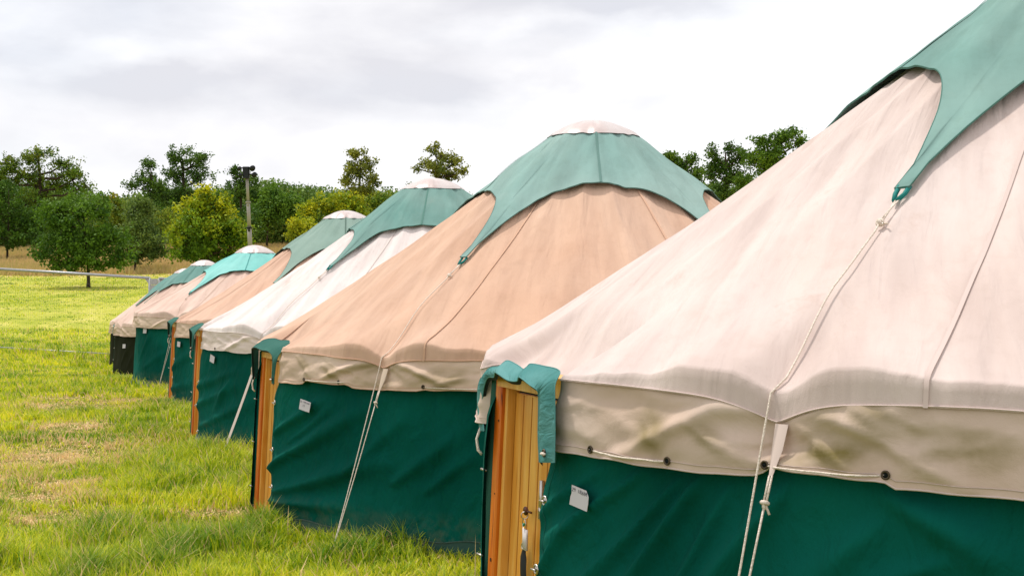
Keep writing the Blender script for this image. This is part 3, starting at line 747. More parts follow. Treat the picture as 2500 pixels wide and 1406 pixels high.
            for t in np.linspace(0, 1, 14):
                c0 = s0.lerp(peg, t)+Vector((0, 0, -.015*sin(pi*t))); w_ = .017 if t < .93 else .006
                a_.append(c0+tdir*w_); b_.append(c0-tdir*w_)
            c_ = [(p1+p2)/2+rdir*.003 for p1, p2 in zip(a_, b_)]
            sb.grid([a_, c_, b_]); sb.build('strap', M['strapc_'+y.tone], root)
        MB().tube([peg+Vector((0, 0, -.12)), peg+rdir*.03+Vector((0, 0, .03))], .006, 6).tube([peg+rdir*.03+Vector((0, 0, .03)), peg+rdir*.0+Vector((0, 0, .035))], .005, 6).build('tent_peg', M['galv'], root)
    # ---- door
    if y.door and y.door_detail:
        d0, d1 = y.door; md = (d0+d1)/2; hw = y.R*sin(radians((d1-d0)/2))
        n_ = Vector((-sin(radians(md)), -cos(radians(md)), 0)); u = Vector((cos(radians(md)), -sin(radians(md)), 0))   # u points to the near, right-hand jamb
        u = Vector((-n_.y, n_.x, 0))
        if u.dot(Vector((1, 0, 0))) < 0: u = -u
        zt = y.ze-.065; lean = y.lean/zt
        w_ = (Vector((0, 0, 1))-n_*lean).normalized()
        Rm = y.R*cos(radians((d1-d0)/2))+y.doorbulge*.35+y.lean+y.doorout
        org = n_*Rm
        L = lambda a, b, c: org+u*a+n_*b+w_*c
        ax = (u, n_, w_)
        W = hw*2; pw = .062; hd = zt/w_.z
        dr = empty('door', (0, 0, 0)); dr.parent = root
        fm = MB(); fm.box(L(-W/2+pw/2-.01, 0, hd/2-.04), pw, .075, hd-.02, ax, .006)
        fo = fm.build('door_post', M[y.postm], root, False)
        MB().box(L(W/2-pw/2+.03, -.03, hd/2-.04), pw, .045, hd-.02, ax, .006).build('door_post', M[y.postm], root, False)
        MB().box(L(.01, .006, hd-.035), W-.05, .082, .065, ax, 0).build('lintel', M['board'], root, False)
        # bead between post and leaf
        MB().box(L(-W/2+pw+.004, -.004, hd/2-.05), .024, .05, hd-.05, ax, .004).build('door_bead', M['board'], root, False)
        nb = y.boards; x0 = -W/2+pw+.016; bw = (W-2*pw+.02)/nb; bm = MB(); gm = MB()
        for i in range(nb):
            a = x0+i*bw; bm.box(L(a+bw/2, -.022, hd/2-.06), bw-.004, .02, hd-.06, ax, .005)
            gm.box(L(a, -.020, hd/2-.06), .006, .016, hd-.07, ax, 0)
        bo = bm.build('door_leaf', M['board'], root, False); gm.build('board_groove', M['groove'], bo, False)
        bpy.data.objects.remove(dr)
        y.L = L; y.hd = hd; y.W = W; y.dn = n_; y.du = u; y.dw = w_; y.org = org
        def onp(px, py, b=0.0):
            o = Vector((0, 0, CAMZ))-y.c; d_ = Vector(((px-1250)/F, 1, (703-py)/F)); nn_ = w_.cross(u).normalized()
            if nn_.dot(n_) < 0: nn_ = -nn_
            t_ = ((org+nn_*b)-o).dot(nn_)/d_.dot(nn_); return o+d_*t_
        y.onp = onp
        for (a, c, rr_) in y.knots: MB().disc(L(a*W, -.012 if a > -.38 else .0385, c*hd), n_, rr_, .003, 12).build('knot', M['knot'], bo, False)
        for (a, c, ln) in y.cracks: MB().add([L(a*W-.0015, -.0115, c*hd-ln/2), L(a*W+.0012, -.0115, c*hd-ln/2+.01), L(a*W+.0035, -.0115, c*hd+ln/2), L(a*W+.0005, -.0115, c*hd+ln*.3)], [(0, 1, 2, 3)]).build('crack', M['knot'], bo, False)
        if y.lock:
            lp_ = onp(y.lock[0]+y.lockdx, y.lock[1], -.004)
            MB().disc(lp_, n_, .014, .012).box(lp_+w_*.04, .022, .012, .13, ax, .002).build('door_lock', M['brass'], bo)
        # hood: canvas strip that frames the opening
        hp = y.hood          # (across, height above the frame, forward, offset of the outer edge)
        if y.hoodpx == 'loc':
            h_ = W/2; HL = [((-h_-.01, .09, -.22), (-h_-.035, .05, -.22)), ((-h_-.015, .10, -.12), (-h_-.045, .05, -.12)), ((-h_-.0, .11, -.03), (-h_-.045, .05, .01)), ((-h_+.05, .12, -.005), (-h_+.0, .03, .05)), ((-h_+.18, .125, .005), (-h_+.16, .0, .065)),
                ((0, .125, -.005), (0, .0, .06)), ((h_-.16, .125, -.005), (h_-.12, .0, .065)), ((h_-.06, .12, -.03), (h_+.01, .03, .045)), ((h_-.035, .12, -.08), (h_+.03, .10, -.03)), ((h_-.035, .12, -.15), (h_+.0, .11, -.15)), ((h_-.035, .115, -.21), (h_+.0, .11, -.21))]
            y.hoodL = [(L(p[0], p[1], hd+p[2]), L(q[0], q[1], hd+q[2])) for p, q in HL]
        inner = [q[0] for q in y.hoodL] if y.hoodpx == 'loc' else [L(a*W, fwd, hd+c+.05) for (a, c, fwd, wd, drp) in hp] if not y.hoodpx else [onp(*q[0]) for q in y.hoodpx]
        outer = [q[1] for q in y.hoodL] if y.hoodpx == 'loc' else [L(a*W+wd[0], fwd+wd[2], hd+c+.05+wd[1]) for (a, c, fwd, wd, drp) in hp] if not y.hoodpx else [onp(*q[1]) for q in y.hoodpx]
        def smooth(ps, k=5):
            o = []
            for i in range(len(ps)-1):
                p0 = ps[max(i-1, 0)]; p1 = ps[i]; p2 = ps[i+1]; p3 = ps[min(i+2, len(ps)-1)]
                for j in range(k):
                    t = j/k; o.append(.5*((2*p1)+(p2-p0)*t+(2*p0-5*p1+4*p2-p3)*t*t+(3*p1-p0-3*p2+p3)*t**3))
            o.append(ps[-1]); return o
        I, O = smooth(inner), smooth(outer)
        rows = []
        for t in (0, .15, .35, .6, .85, 1.0):
            rows.append([p1.lerp(p2, t)+n_*(.010*sin(pi*t)) for p1, p2 in zip(I, O)])
        back = [p-n_*.012-w_*.012 for p in I]
        V = np.array([[tuple(p) for p in r_] for r_ in rows]); nn2 = V.shape[1]
        uvs = [np.stack([np.arange(nn2)*.05, np.full(nn2, t*.1)], -1) for t in range(6)]
        hobj = seg_mesh('door_hood', list(V), uvs, M[y.hoodm], root, False)
        MB().tube(I, .0025, 5, False).tube(O, .0022, 5, False).build('hood_hem', M['stitch_'+y.hoodm], hobj)
        MB().grid([I, back]).build('hood_edge', M['lining'], hobj)
        # eyelets on the two hanging ends
        e1 = (I[-1].lerp(O[-1], .5))+w_*.03+n_*.012
        MB().torus(e1, n_, .0105, 0.0031, 18, 8).disc(e1-n_*.001, n_, .009, .003).build('eyelet', M['eyelet'], hobj)
        MB().tube([e1-n_*.006, e1+n_*.012+u*.01, e1+n_*.010+u*.035], .0045, 8).build('lacing_cord', M['rope'], hobj)
        e0 = I[0].lerp(O[0], .5)+n_*.006
        MB().tube([e0+w_*.012, e0-w_*.03-u*.004+n_*.012, e0-w_*.07+u*.018+n_*.012, e0-w_*.085+u*.03], .0055, 8).build('cord_loop', M['rope'], hobj)
        # dark canvas return beside the far jamb
        y.L = L; y.hd = hd; y.W = W; y.dn = n_; y.du = u; y.dw = w_
        rt = []
        for k_ in range(26):
            c = (hd-.03)*k_/25; wob = .012*math.sin(c*9+y.seed)+.02*math.sin(c*4+y.seed*2)*(1-c/hd)
            rt.append([L(-W/2-.012, -.03, c), L(-W/2-.020+wob*.3, .03, c), L(-W/2-.045+wob, .045, c), L(-W/2-.085+wob, .0, c)])
        MB().grid(rt).build('side_flap', M[y.wallm], root)
        for c in (.15, .42, .68): MB().tube([L(-W/2-.05, .045, c*hd), L(-W/2-.085, .055, c*hd+.003)], .0045, 6).build('side_toggle', M['brass'], root)
    return root

for nm in ('pink', 'tan', 'cream', 'blush', 'tan_deep'):
    c = {'pink': (.60, .48, .435), 'tan': (.58, .36, .245), 'cream': (.72, .63, .58), 'blush': (.55, .39, .30), 'tan_deep': (.50, .31, .21)}[nm]
    M['seam_'+nm] = mat('seam '+nm, c, .9)
    M['strapc_'+nm] = mat('strap '+nm, tuple(v*1.08 for v in {'pink': PINK, 'tan': (.58, .46, .36), 'cream': (.52, .44, .38), 'blush': (.6, .46, .37), 'tan_deep': (.6, .45, .36)}[nm]), .9)
for nm in ('cap_green', 'cap_pale', 'cap_grey', 'cap_turq'): M['stitch_'+nm] = mat('stitch '+nm, {'cap_green': (.085, .20, .165), 'cap_pale': (.11, .21, .185), 'cap_grey': (.09, .15, .12), 'cap_turq': (.06, .27, .25)}[nm], .9)
M['stitch_hood_teal'] = mat('stitch hood', (.09, .26, .25), .9); M['stitch_hood_dark'] = mat('stitch hood dark', (.03, .09, .07), .9)

Yurt.vfolds = []; Yurt.over = 1.6; Yurt.edgew = 1; Yurt.edgeo = 0; Yurt.buttons = (.12, .38, .62); Yurt.ropes_built = [36]; Yurt.ropeside = 0; Yurt.strapwide = False
Yurt.door_detail = True; Yurt.doorout = -.055; Yurt.postm = 'post'; Yurt.boards = 6; Yurt.knots = []; Yurt.cracks = []; Yurt.lock = None; Yurt.lockdx = 12; Yurt.hoodpx = 'loc'
HOOD1 = [((1182, 1052, .05), (1172, 1050, .04)), ((1177, 990, .05), (1166, 985, .03)), ((1182, 945, .06), (1168, 940, .04)), ((1191, 922, .07), (1180, 912, .04)), ((1206, 920, .10), (1198, 897, .05)),
    ((1209, 909, .12), (1218, 894, .05)), ((1218, 914, .13), (1238, 880, .04)), ((1240, 928, .13), (1262, 890, .04)), ((1262, 930, .13), (1279, 901, .05)), ((1266, 921, .14), (1288, 893, .05)),
    ((1274, 924, .14), (1297, 888, .05)), ((1294, 940, .14), (1326, 893, .06)), ((1311, 952, .13), (1366, 905, .09)), ((1315, 968, .12), (1355, 940, .12)), ((1315, 1010, .12), (1355, 1000, .12)), ((1314, 1060, .12), (1355, 1060, .12)), ((1317, 1128, .12), (1354, 1129, .12))]
HOOD2 = [((656, 915, .05), (648, 912, .03)), ((655, 888, .05), (645, 880, .02)), ((657, 870, .06), (648, 848, .01)), ((664, 862, .08), (661, 830, .0)), ((675, 862, .09), (680, 825, .0)), ((686, 869, .10), (701, 836, .03)), ((690, 882, .11), (707, 866, .09)), ((690, 900, .11), (703, 898, .10)), ((689, 918, .11), (699, 917, .10))]
HOOD_FAR = [(-.60, -.16, .03, (-.03, 0, -.02), 0), (-.59, -.08, .035, (-.035, 0, -.03), 0), (-.5, .0, .06, (-.04, .05, -.08), 0), (-.25, .025, .065, (0, .05, -.09), 0), (.15, .015, .065, (0, .05, -.09), 0),
    (.38, -.02, .06, (.04, .05, -.06), 0), (.46, -.08, .06, (.04, .02, -.02), 0), (.47, -.17, .055, (.03, 0, -.01), 0)]
Yurt.hood = HOOD_FAR

GRP = 'row of round canvas tents on the grass'
def X_(px, d): return (px-1250)/F*d
ys = []
y1 = Yurt(cx=2.33, cy=5.55, z=.0, R=2.42, ze=1.275, zc=2.72, seed=3, tone='pink', capm='cap_green', hoodm='hood_teal', door=(62.5, 80),
    tips=[44, -28, 118, -100, 188], ropes=[42, -28, 116, -100, 188], ropes_built=[42], peakr=.81, tipr=1.56, res=.3, seams=[32, -20, 100], polph=4,
    eyelets=[57.5, 49.5, 42.3, 34.3, 22.8], cords=[(57.5, 49.5, .0), (42.3, 34.3, .022)], hoodpx=HOOD1, boards=7, buttons=(.10, .36, .60, .82), postm='post',
    knots=[(-.44, .84, .004), (-.46, .42, .007), (-.45, .62, .003), (.06, .84, .004)], cracks=[(-.12, .30, .16), (-.16, .22, .12), (-.05, .86, .05)], lock=(1290, 1248), lockdx=30)
y1.folds = [(y1.ray(1700, 1160), y1.ray(1480, 1500), .035, .018), (y1.ray(1640, 1175), y1.ray(1400, 1480), .030, .015), (y1.ray(1560, 1140), y1.ray(1360, 1330), .022, .014),
    (y1.ray(1900, 1200), y1.ray(1620, 1560), .05, .018), (y1.ray(1460, 1140), y1.ray(1345, 1260), .016, .010), (y1.ray(2150, 1200), y1.ray(2480, 1400), .06, .020), (y1.ray(2120, 1300), y1.ray(1880, 1500), .06, .014),
    (y1.ray(2300, 1380), y1.ray(2080, 1440), .03, .012), (y1.ray(1760, 1200), y1.ray(1560, 1600), .03, .012), (y1.ray(1420, 1280), y1.ray(1340, 1420), .02, .012)]
y1.vfolds = [(y1.ray(*a), y1.ray(*b), w, m) for a, b, w, m in (((1925, 1035), (2140, 1175), .020, .016), ((2075, 985), (2215, 1075), .016, .012), ((2180, 1010), (2290, 1060), .012, .008), ((1885, 1020), (1770, 960), .016, .012),
    ((1690, 1030), (1800, 1110), .012, .010), ((1800, 1110), (1985, 1150), .014, .012), ((2210, 1100), (2500, 1085), .022, .010), ((1560, 1000), (1650, 1100), .022, .006), ((1960, 1010), (2060, 1010), .012, -.008))]
y2 = Yurt(cx=X_(1449, 10.3), cy=10.3, z=-.05, R=2.42, skirt_h=.175, ze=1.205, zc=2.65, seed=11, tone='tan', capm='cap_pale', hoodm='hood_dark', door=(58.5, 75),
    tips=[36, -36, 108, -108, 180], ropes=[34.5, -36, 108, -108, 180], ropes_built=[34.5], tipr=1.55, peakr=.84, res=.35, seams=[27, -17, 76, -60], polph=8,
    eyelets=[50.5, 42.0, 27.0, 17.0], cords=[(50.5, 40.0, .02), (27.0, 17.0, .012)], buttons=(.08, .25, .5, .8), edgew=1.2, edgeo=1.2, boards=6, lock=(678, 1018), lockdx=9, ropeout=.46)
y2.folds = [(y2.ray(672, 1150), y2.ray(880, 1000), .05, .022), (y2.ray(690, 1200), y2.ray(960, 1120), .06, .020), (y2.ray(688, 1060), y2.ray(800, 960), .04, .018), (y2.ray(680, 1220), y2.ray(860, 1235), .04, .016),
    (y2.ray(715, 1080), y2.ray(820, 980), .025, .012), (y2.ray(960, 1180), y2.ray(1120, 1060), .06, .015), (y2.ray(1040, 1200), y2.ray(1165, 1100), .05, .012), (y2.ray(850, 1150), y2.ray(980, 1020), .05, .012)]
y2.vfolds = [(y2.ray(*a), y2.ray(*b), w, m) for a, b, w, m in (((790, 890), (860, 935), .016, .012), ((930, 890), (820, 925), .018, -.014), ((935, 890), (1000, 925), .016, .012), ((1010, 900), (1130, 940), .02, .010), ((1050, 945), (1150, 915), .016, .010), ((730, 870), (770, 930), .014, .008))]
y3 = Yurt(cx=X_(1056, 15.1), cy=15.1, z=-.07, R=2.44, skirt_h=.17, ze=1.21, zc=2.62, rc=.32, seed=23, tone='cream', capm='cap_green', hoodm='hood_dark', door=(66, 77),
    tips=[40, -31, 113, -103, 185], ropes=[38, -31, 113, -103, 185], ropes_built=[38], tipr=1.48, res=.5, seams=[22, -20, 70], polph=3, strapwide=True, ropeout=.48, eyelets=[56, 30], cords=[], postm='post_far', edgew=1.0, edgeo=.8, boards=5, doorout=.0)
y3.folds = [(y3.ray(470, 1010), y3.ray(600, 930), .06, .011), (y3.ray(480, 960), y3.ray(590, 900), .05, .011), (y3.ray(500, 1040), y3.ray(620, 980), .06, .011), (y3.ray(560, 930), y3.ray(520, 1010), .05, .011)]
y4 = Yurt(cx=X_(845, 20.3), cy=20.3, z=-.11, R=2.42, skirt_h=.18, ze=1.20, zc=2.60, seed=31, tone='tan_deep', capm='cap_grey', hoodm='hood_dark', door=(64, 76), tips=[30, -42, 102, -114, 174], ropes=[30, -42, 102, -114, 174], ropes_built=[], doorout=-.02, res=.8, seams=[20, 60], eyelets=[], postm='post_far', boards=5, edgeo=2)
y4.folds = [(y4.ray(420, 930), y4.ray(470, 850), .05, .011), (y4.ray(415, 960), y4.ray(480, 930), .05, .011)]
y5 = Yurt(cx=X_(622, 25.3), cy=25.3, z=-.17, R=2.10, skirt_h=.18, ze=1.25, zc=2.29, rc=.33, dome=.14, slope0=.62, seed=43, tone='blush', capm='cap_turq', hoodm='hood_dark', door=None, tips=[36, -36, 108, -108, 180], ropes=[28, -36, 108, -108, 180], ropes_built=[28], res=.8, seams=[20, 62], tipr=1.5, postm='post_far')
y5.folds = [(y5.ray(340, 880), y5.ray(365, 810), .05, .011), (y5.ray(350, 900), y5.ray(400, 860), .05, .011)]
y6 = Yurt(cx=X_(499, 30.8), cy=30.8, z=-.42, R=1.86, ze=1.18, zc=2.40, rc=.28, slope0=.72, seed=53, tone='blush', capm='cap_green', hoodm='cap_grey', wallm='wall_dark', door=(73, 83), tips=[56, -14, 130, -86, 202], ropes=[58, -14, 130, -86, 202], ropes_built=[], res=.9, seams=[30], tipr=1.35, peakr=.8, postm='post_far', boards=4)
y6.folds = [(y6.ray(295, 890), y6.ray(320, 830), .06, .011), (y6.ray(310, 900), y6.ray(325, 860), .06, .011)]
y7 = Yurt(cx=X_(452, 36.0), cy=36.0, z=-.52, R=1.85, ze=1.17, zc=2.39, rc=.26, slope0=.72, seed=61, tone='blush', capm='cap_green', hoodm='hood_dark', wallm='wall_dark', door=None, tips=[50, -22, 122, -94, 194], ropes=[50, -22, 122, -94, 194], ropes_built=[], res=.9, seams=[30], tipr=1.35, peakr=.8, postm='post_far', boards=4)
M['stitch_cap_grey'] = M['stitch_cap_grey']
labels = ['nearest tent, pale pink roof, green wall and lacquered pine door, cut off by the frame',
    'second tent with peach tan roof, whole star cap in view and orange door post',
    'third tent, whitest cream roof, green wall and one wide strap to the ground',
    'fourth tent, tan roof with dull grey green cap, half hidden by the cream tent',
    'fifth tent, blush roof with a bright turquoise cap and green wall without a door showing',
    'sixth tent, blush roof and olive black wall just left of the turquoise capped one',
    'farthest tent, pale roof and dark wall at the left end of the row']
for y, lb in zip((y1, y2, y3, y4, y5, y6, y7), labels): y.root = build_yurt(y, lb, GRP)
YS = (y1, y2, y3, y4, y5, y6, y7)

# ------------------------------------------------------------------ paper notes and keys
def note(y, px, py, w, h, rot, label, strokes, soft=False, torn=0):
    ph, z = y.ray(px, py, .035); a = radians(ph)
    n_ = Vector((-sin(a), -cos(a), .06)).normalized(); u = Vector((cos(a), -sin(a), 0)); v = n_.cross(u) if n_.cross(u).z > 0 else -n_.cross(u)
    r = float(y.wall_r(np.array([ph]), np.array([z]))[0]+y.wall_disp(np.array([ph]), np.array([z]))[0])+.026
    c = y.c+Vector((-sin(a)*r, -cos(a)*r, z))
    if u.x < 0: u = -u
    cr, sr = cos(rot), sin(rot); U = u*cr+v*sr; V = v*cr-u*sr
    rt = empty('paper_note', c); tag(rt, label, 'paper note', 'paper notes on the tent walls')
    out_ = [(-.5, .5), (-.46, .1), (-.5, -.08), (-.52, -.5), (.48, -.5), (.5, -.1), (.49, .22), (.33, .49)] if torn else [(-.48, .5), (-.5, .0), (-.52, -.5), (0, -.51), (.46, -.5), (.5, .0), (.52, .46), (0, .49)]
    k = len(out_); fr = [U*(a_*w)+V*(b_*h)+n_*.001 for a_, b_ in out_]; bk = [p-n_*.0012 for p in fr]
    MB().add(fr+bk, [tuple(range(k)), tuple(range(2*k-1, k-1, -1))]+[(i, i+k, (i+1) % k+k, (i+1) % k) for i in range(k)]).build('sheet', M['paper'], rt, False)
    if strokes:
        mb = MB()
        for st in strokes:
            pts = [U*(a_*w)+V*(b_*h)+n_*.0018 for a_, b_ in st]
            mb.tube(pts, w*.009, 4)
        mb.build('handwriting', M['ink_soft' if soft else 'ink'], rt, False)
    return rt
def glyphs(text, x, y, s, dx):
    G = {'2': [[(0, .8), (.3, 1), (.55, .8), (.1, .1), (.0, 0), (.6, .05)]], '9': [[(.5, .8), (.25, 1), (.05, .75), (.25, .5), (.5, .7), (.5, .9), (.45, 0)]], '8': [[(.5, .9), (.2, 1), (.1, .8), (.5, .3), (.3, 0), (.05, .2), (.5, .8)]],
     'J': [[(.1, 1), (.6, 1)], [(.4, 1), (.35, .1), (.05, .15)]], 'R': [[(.1, 0), (.1, 1), (.5, .9), (.45, .55), (.1, .5), (.55, 0)]], 'H': [[(.1, 0), (.1, 1)], [(.5, 0), (.5, 1)], [(.1, .5), (.5, .5)]],
     'A': [[(0, 0), (.3, 1), (.6, 0)], [(.12, .4), (.48, .4)]], 'M': [[(0, 0), (.1, 1), (.3, .4), (.5, 1), (.6, 0)]], 'C': [[(.55, .85), (.3, 1), (.05, .5), (.3, 0), (.55, .15)]], 'E': [[(.5, 1), (.1, 1), (.1, 0), (.5, 0)], [(.1, .5), (.4, .5)]],
     'O': [[(.3, 1), (.05, .5), (.3, 0), (.55, .5), (.3, 1)]], 'N': [[(.05, 0), (.1, 1), (.5, 0), (.55, 1)]], 'Y': [[(0, 1), (.3, .5), (.6, 1)], [(.3, .5), (.25, 0)]], 'I': [[(.3, 0), (.3, 1)]], ' ': []}
    o = []
    for i, ch in enumerate(text):
        for st in G[ch]: o.append([(x+i*dx+a*s*.8, y+b*s+.01*math.sin(i*2.1)) for a, b in st])
    return o
note(y1, 1408, 1216, .098, .062, -.10, 'torn white note with pencil writing on the nearest green wall, top corner cut off', glyphs('29 IRHAM', -.44, .22, .17, .108), torn=1)
note(y2, 742, 990, .125, .066, -.12, 'small white note with two faint lines of writing on the peach tan tent', glyphs('28 CAMERON', -.45, .22, .17, .088)+glyphs('YO', -.2, -.12, .18, .12), soft=True)
note(y3, 510, 876, .13, .072, -.15, 'blank looking white note tilted on the green wall of the cream roofed tent', None)
note(y4, 434, 840, .14, .072, -.03, 'white note on the green wall beside the narrow orange door of the fourth tent', None)
note(y5, 347, 808, .14, .078, .03, 'white note on the green wall of the turquoise capped tent', None)
note(y6, 299, 845, .14, .088, .05, 'white note on the olive black wall of the sixth tent', None)

def keys(y, near):
    b = y.onp(y.lock[0], y.lock[1], .012); rt = empty('key_bunch', y.c+b)
    tag(rt, 'bunch of keys with white tag and black lanyard hanging in the nearest pine door' if near else 'bunch of keys with blue tag hanging in the orange door of the peach tan tent', 'keys', 'keys left in the door locks')
    n_, u, w_ = y.dn, y.du, y.dw; k = 1.35 if near else 1.6
    Z = Vector((0, 0, 1))
    MB().disc(-u*.012*k+n_*.004, n_+u*.25, .0115*k, .0025, 20).tube([Vector((0, 0, 0))-u*.004, u*.022*k], .003*k, 8).build('key', M['key'], rt)
    MB().torus(-u*.016*k-Z*.012*k+n_*.006, u+n_*.3, .009*k, .0013*k, 18, 6).torus(-u*.016*k-Z*.034*k+n_*.008, n_, .013*k, .0013*k, 24, 6).build('key_ring', M['brass'], rt)
    MB().box(-u*.004*k-Z*.072*k+n_*.010, .030*k, .008, .052*k, None if False else (u, n_, (w_+u*-.12).normalized()), .002).build('key_tag', M['tagw'], rt)
    if near: MB().box(-u*.010-Z*.046+n_*.013, .010, .006, .010, (u, n_, w_), .001).build('tag_tape', M['tagg'], rt)
    else: MB().box(u*.006-Z*.105+n_*.014, .016*k, .008, .055*k, (u, n_, (w_-u*.15).normalized()), .002).build('key_tag', M['tagb'], rt)
    mb = MB(); g = []
    for t in np.linspace(0, 1, 10):
        z = -.10*k-t*(.26 if near else .38); wd = (.022 if near else .012)*k*(1 if t > .08 else .5)
        g.append([-u*(.022*k)-u*wd*1.0+Z*z+n_*(.006+.004*math.sin(t*6)), -u*(.022*k)+Z*z+n_*(.010+.004*math.sin(t*6)), -u*(.022*k)+u*wd*1.2+Z*z+n_*(.006+.004*math.sin(t*6))])
    mb.grid(g); so_ = mb.build('lanyard', M['strap'], rt)
    if near:
        h = -u*.020-Z*.30+n_*.0155; hp = [(0, -.012), (.007, -.002), (.0065, .004), (.003, .006), (0, .003), (-.003, .006), (-.0065, .004), (-.007, -.002)]
        MB().add([h+u*(x_*.7)+Z*z_ for x_, z_ in hp], [tuple(range(8))]).build('heart_mark', M['tagw'], so_, False)
    MB().torus(-u*.022*k-Z*.092*k+n_*.010, n_, .008*k, .002*k, 14, 6).build('clasp', M['brass'], rt)
keys(y1, True); keys(y2, False)

# ------------------------------------------------------------------ fence panels
def mesh_fence(A, B, h, label):
    """temporary mesh fence panel from A to B (ground points)"""
    rt = empty('mesh_fence', A); tag(rt, label, 'fence', 'mesh fences beyond the tents')
    d = B-A; L = d.length; u = d.normalized(); Z = Vector((0, 0, 1)); r = .021; n_ = Vector((-u.y, u.x, 0)).normalized()
    Pp = lambda a, c: u*a+Z*c
    z0 = .0
    for a in (.03, L-.03): MB().tube([Pp(a, .02), Pp(a, h)], .034, 10).build('fence_post', M['galv'], rt)
    MB().tube([Pp(.03, h-.01), Pp(L-.03, h-.01)], .038, 10).build('top_rail', M['galv'], rt)
    MB().tube([Pp(.03, z0), Pp(L-.03, z0)], .017, 10).build('bottom_rail', M['galv'], rt)
    m_ = MB(); k = int(L/.05)
    for i in range(1, k):
        a = L*i/k; m_.tube([Pp(a, z0), Pp(a, h)], .0015, 3, False)
    for i in range(1, 8): c = z0+(h-z0)*i/8; m_.tube([Pp(.03, c), Pp(L-.03, c)], .0018, 3, False)
    m_.build('wire_mesh', M['wire'], rt, False)
    for a, sg in ((.03, 1), (L-.03, -1)):
        MB().add([Pp(a, h-.02)+n_*.01, Pp(a+sg*.14, h-.02)+n_*.01, Pp(a, h-.20)+n_*.01, Pp(a, h-.02)-n_*.01, Pp(a+sg*.14, h-.02)-n_*.01, Pp(a, h-.20)-n_*.01],
                 [(0, 1, 2), (5, 4, 3), (0, 3, 4, 1), (1, 4, 5, 2), (2, 5, 3, 0)]).build('corner_gusset', M['galv'], rt, False)
    return rt
M['wire'] = mat('fence wire', (.16, .17, .16), .5, .5)
FH = 2.12
def FP(px, dz=0, d=37.6):
    p = P(px, 0, d); p.z = CAMZ+(703-(656+.060*px))/F*d-FH; return p
mesh_fence(FP(-75), FP(368), FH, 'wide mesh fence panel crossing the left edge of the field')
mesh_fence(FP(386), FP(760), FH, 'mesh fence panel starting right of the joint and running behind the tents')
mesh_fence(FP(-520), FP(-80), FH, 'mesh fence panel mostly outside the left edge of the picture')
# clamp plate and block at the joint
jp = FP(377); rt = empty('fence_clamp', jp); tag(rt, 'grey clamp and foot joining the two mesh fence panels', 'fence clamp')
MB().box((0, -.05, FH*.5+.42), .20, .02, .9, None, .004).box((0, -.05, FH-.1), .20, .03, .16, None, .004).build('clamp_plate', M['galv'], rt, False)
MB().box((0, 0, .0), .24, .7, .12, None, .02).build('foot_block', M['black'], rt, False)

# ------------------------------------------------------------------ lighting mast
def mast():
    d = 58.0; x, yy = X_(617, d), d; g = gzf(x, yy); rt = empty('light_mast', (x, yy, g))
    tag(rt, 'grey lighting mast with black lamp heads standing behind the turquoise capped tent', 'light mast')
    top = P(603, 432, d)-Vector((x, yy, g))
    n = 5; r0 = .125
    for i in range(n):
        a = top*(i/n); b = top*((i+1)/n); r = r0*(1-.13*i); 
        s_ = MB().tube([a, b], r, 12).build('mast_section', M['pole'], rt)
        if i < n-1: MB().tube([b-top*.006, b+top*.004], r*1.45, 12).box(b-top*.016, r*.9, r*2.4, .16).build('collar', M['pole'] if i % 2 else M['black'], s_)
    T = top
    MB().box(T+Vector((-.02, -.05, .17)), .27, .25, .48, None, .04).build('control_box', M['black'], rt, False)
    for (dx, dz, rr) in ((.26, .37, .12), (.34, .10, .11), (-.28, .36, .08), (-.24, .08, .07)):
        c = T+Vector((dx, -.1, dz)); hd_ = MB(); hd_.tube([c+Vector((0, .12, .03)), c+Vector((0, .02, 0)), c+Vector((0, -.14, -.05))], [rr*.5, rr*.9, rr], 14)
        lo = hd_.build('lamp_head', M['black'], rt); MB().tube([T+Vector((0, 0, dz)), c], .03, 6).build('bracket', M['black'], lo)
    MB().tube([Vector((0, 0, -.1)), Vector((0, 0, .25))], .28, 12).build('base', M['black'], rt)
mast()

# ------------------------------------------------------------------ trees
rng = np.random.default_rng(5)
def leaf_mesh(name, C, size, cols, m, parent=None, up=.35):
    """one folded leaf-clump card per centre, random orientation"""
    n = len(C); nr = rng.normal(size=(n, 3)); nr[:, 2] += up; nr /= np.linalg.norm(nr, axis=1)[:, None]
    t = np.cross(nr, rng.normal(size=(n, 3))); t /= np.linalg.norm(t, axis=1)[:, None]; b = np.cross(nr, t)
    s = size*(.6+.8*rng.random(n))[:, None]
    asp = (.45+.35*rng.random(n))[:, None]
    V = np.empty((n, 4, 3)); V[:, 0] = C-t*s*.5; V[:, 1] = C+b*s*.5*asp+nr*s*.10; V[:, 2] = C+t*s*.5; V[:, 3] = C-b*s*.5*asp+nr*s*.10
    Fq = np.arange(n*4).reshape(n, 4)
    me = npmesh(name, V.reshape(-1, 3), Fq, np.repeat(cols, 4, 0))
    return link(name, me, m, parent, False)

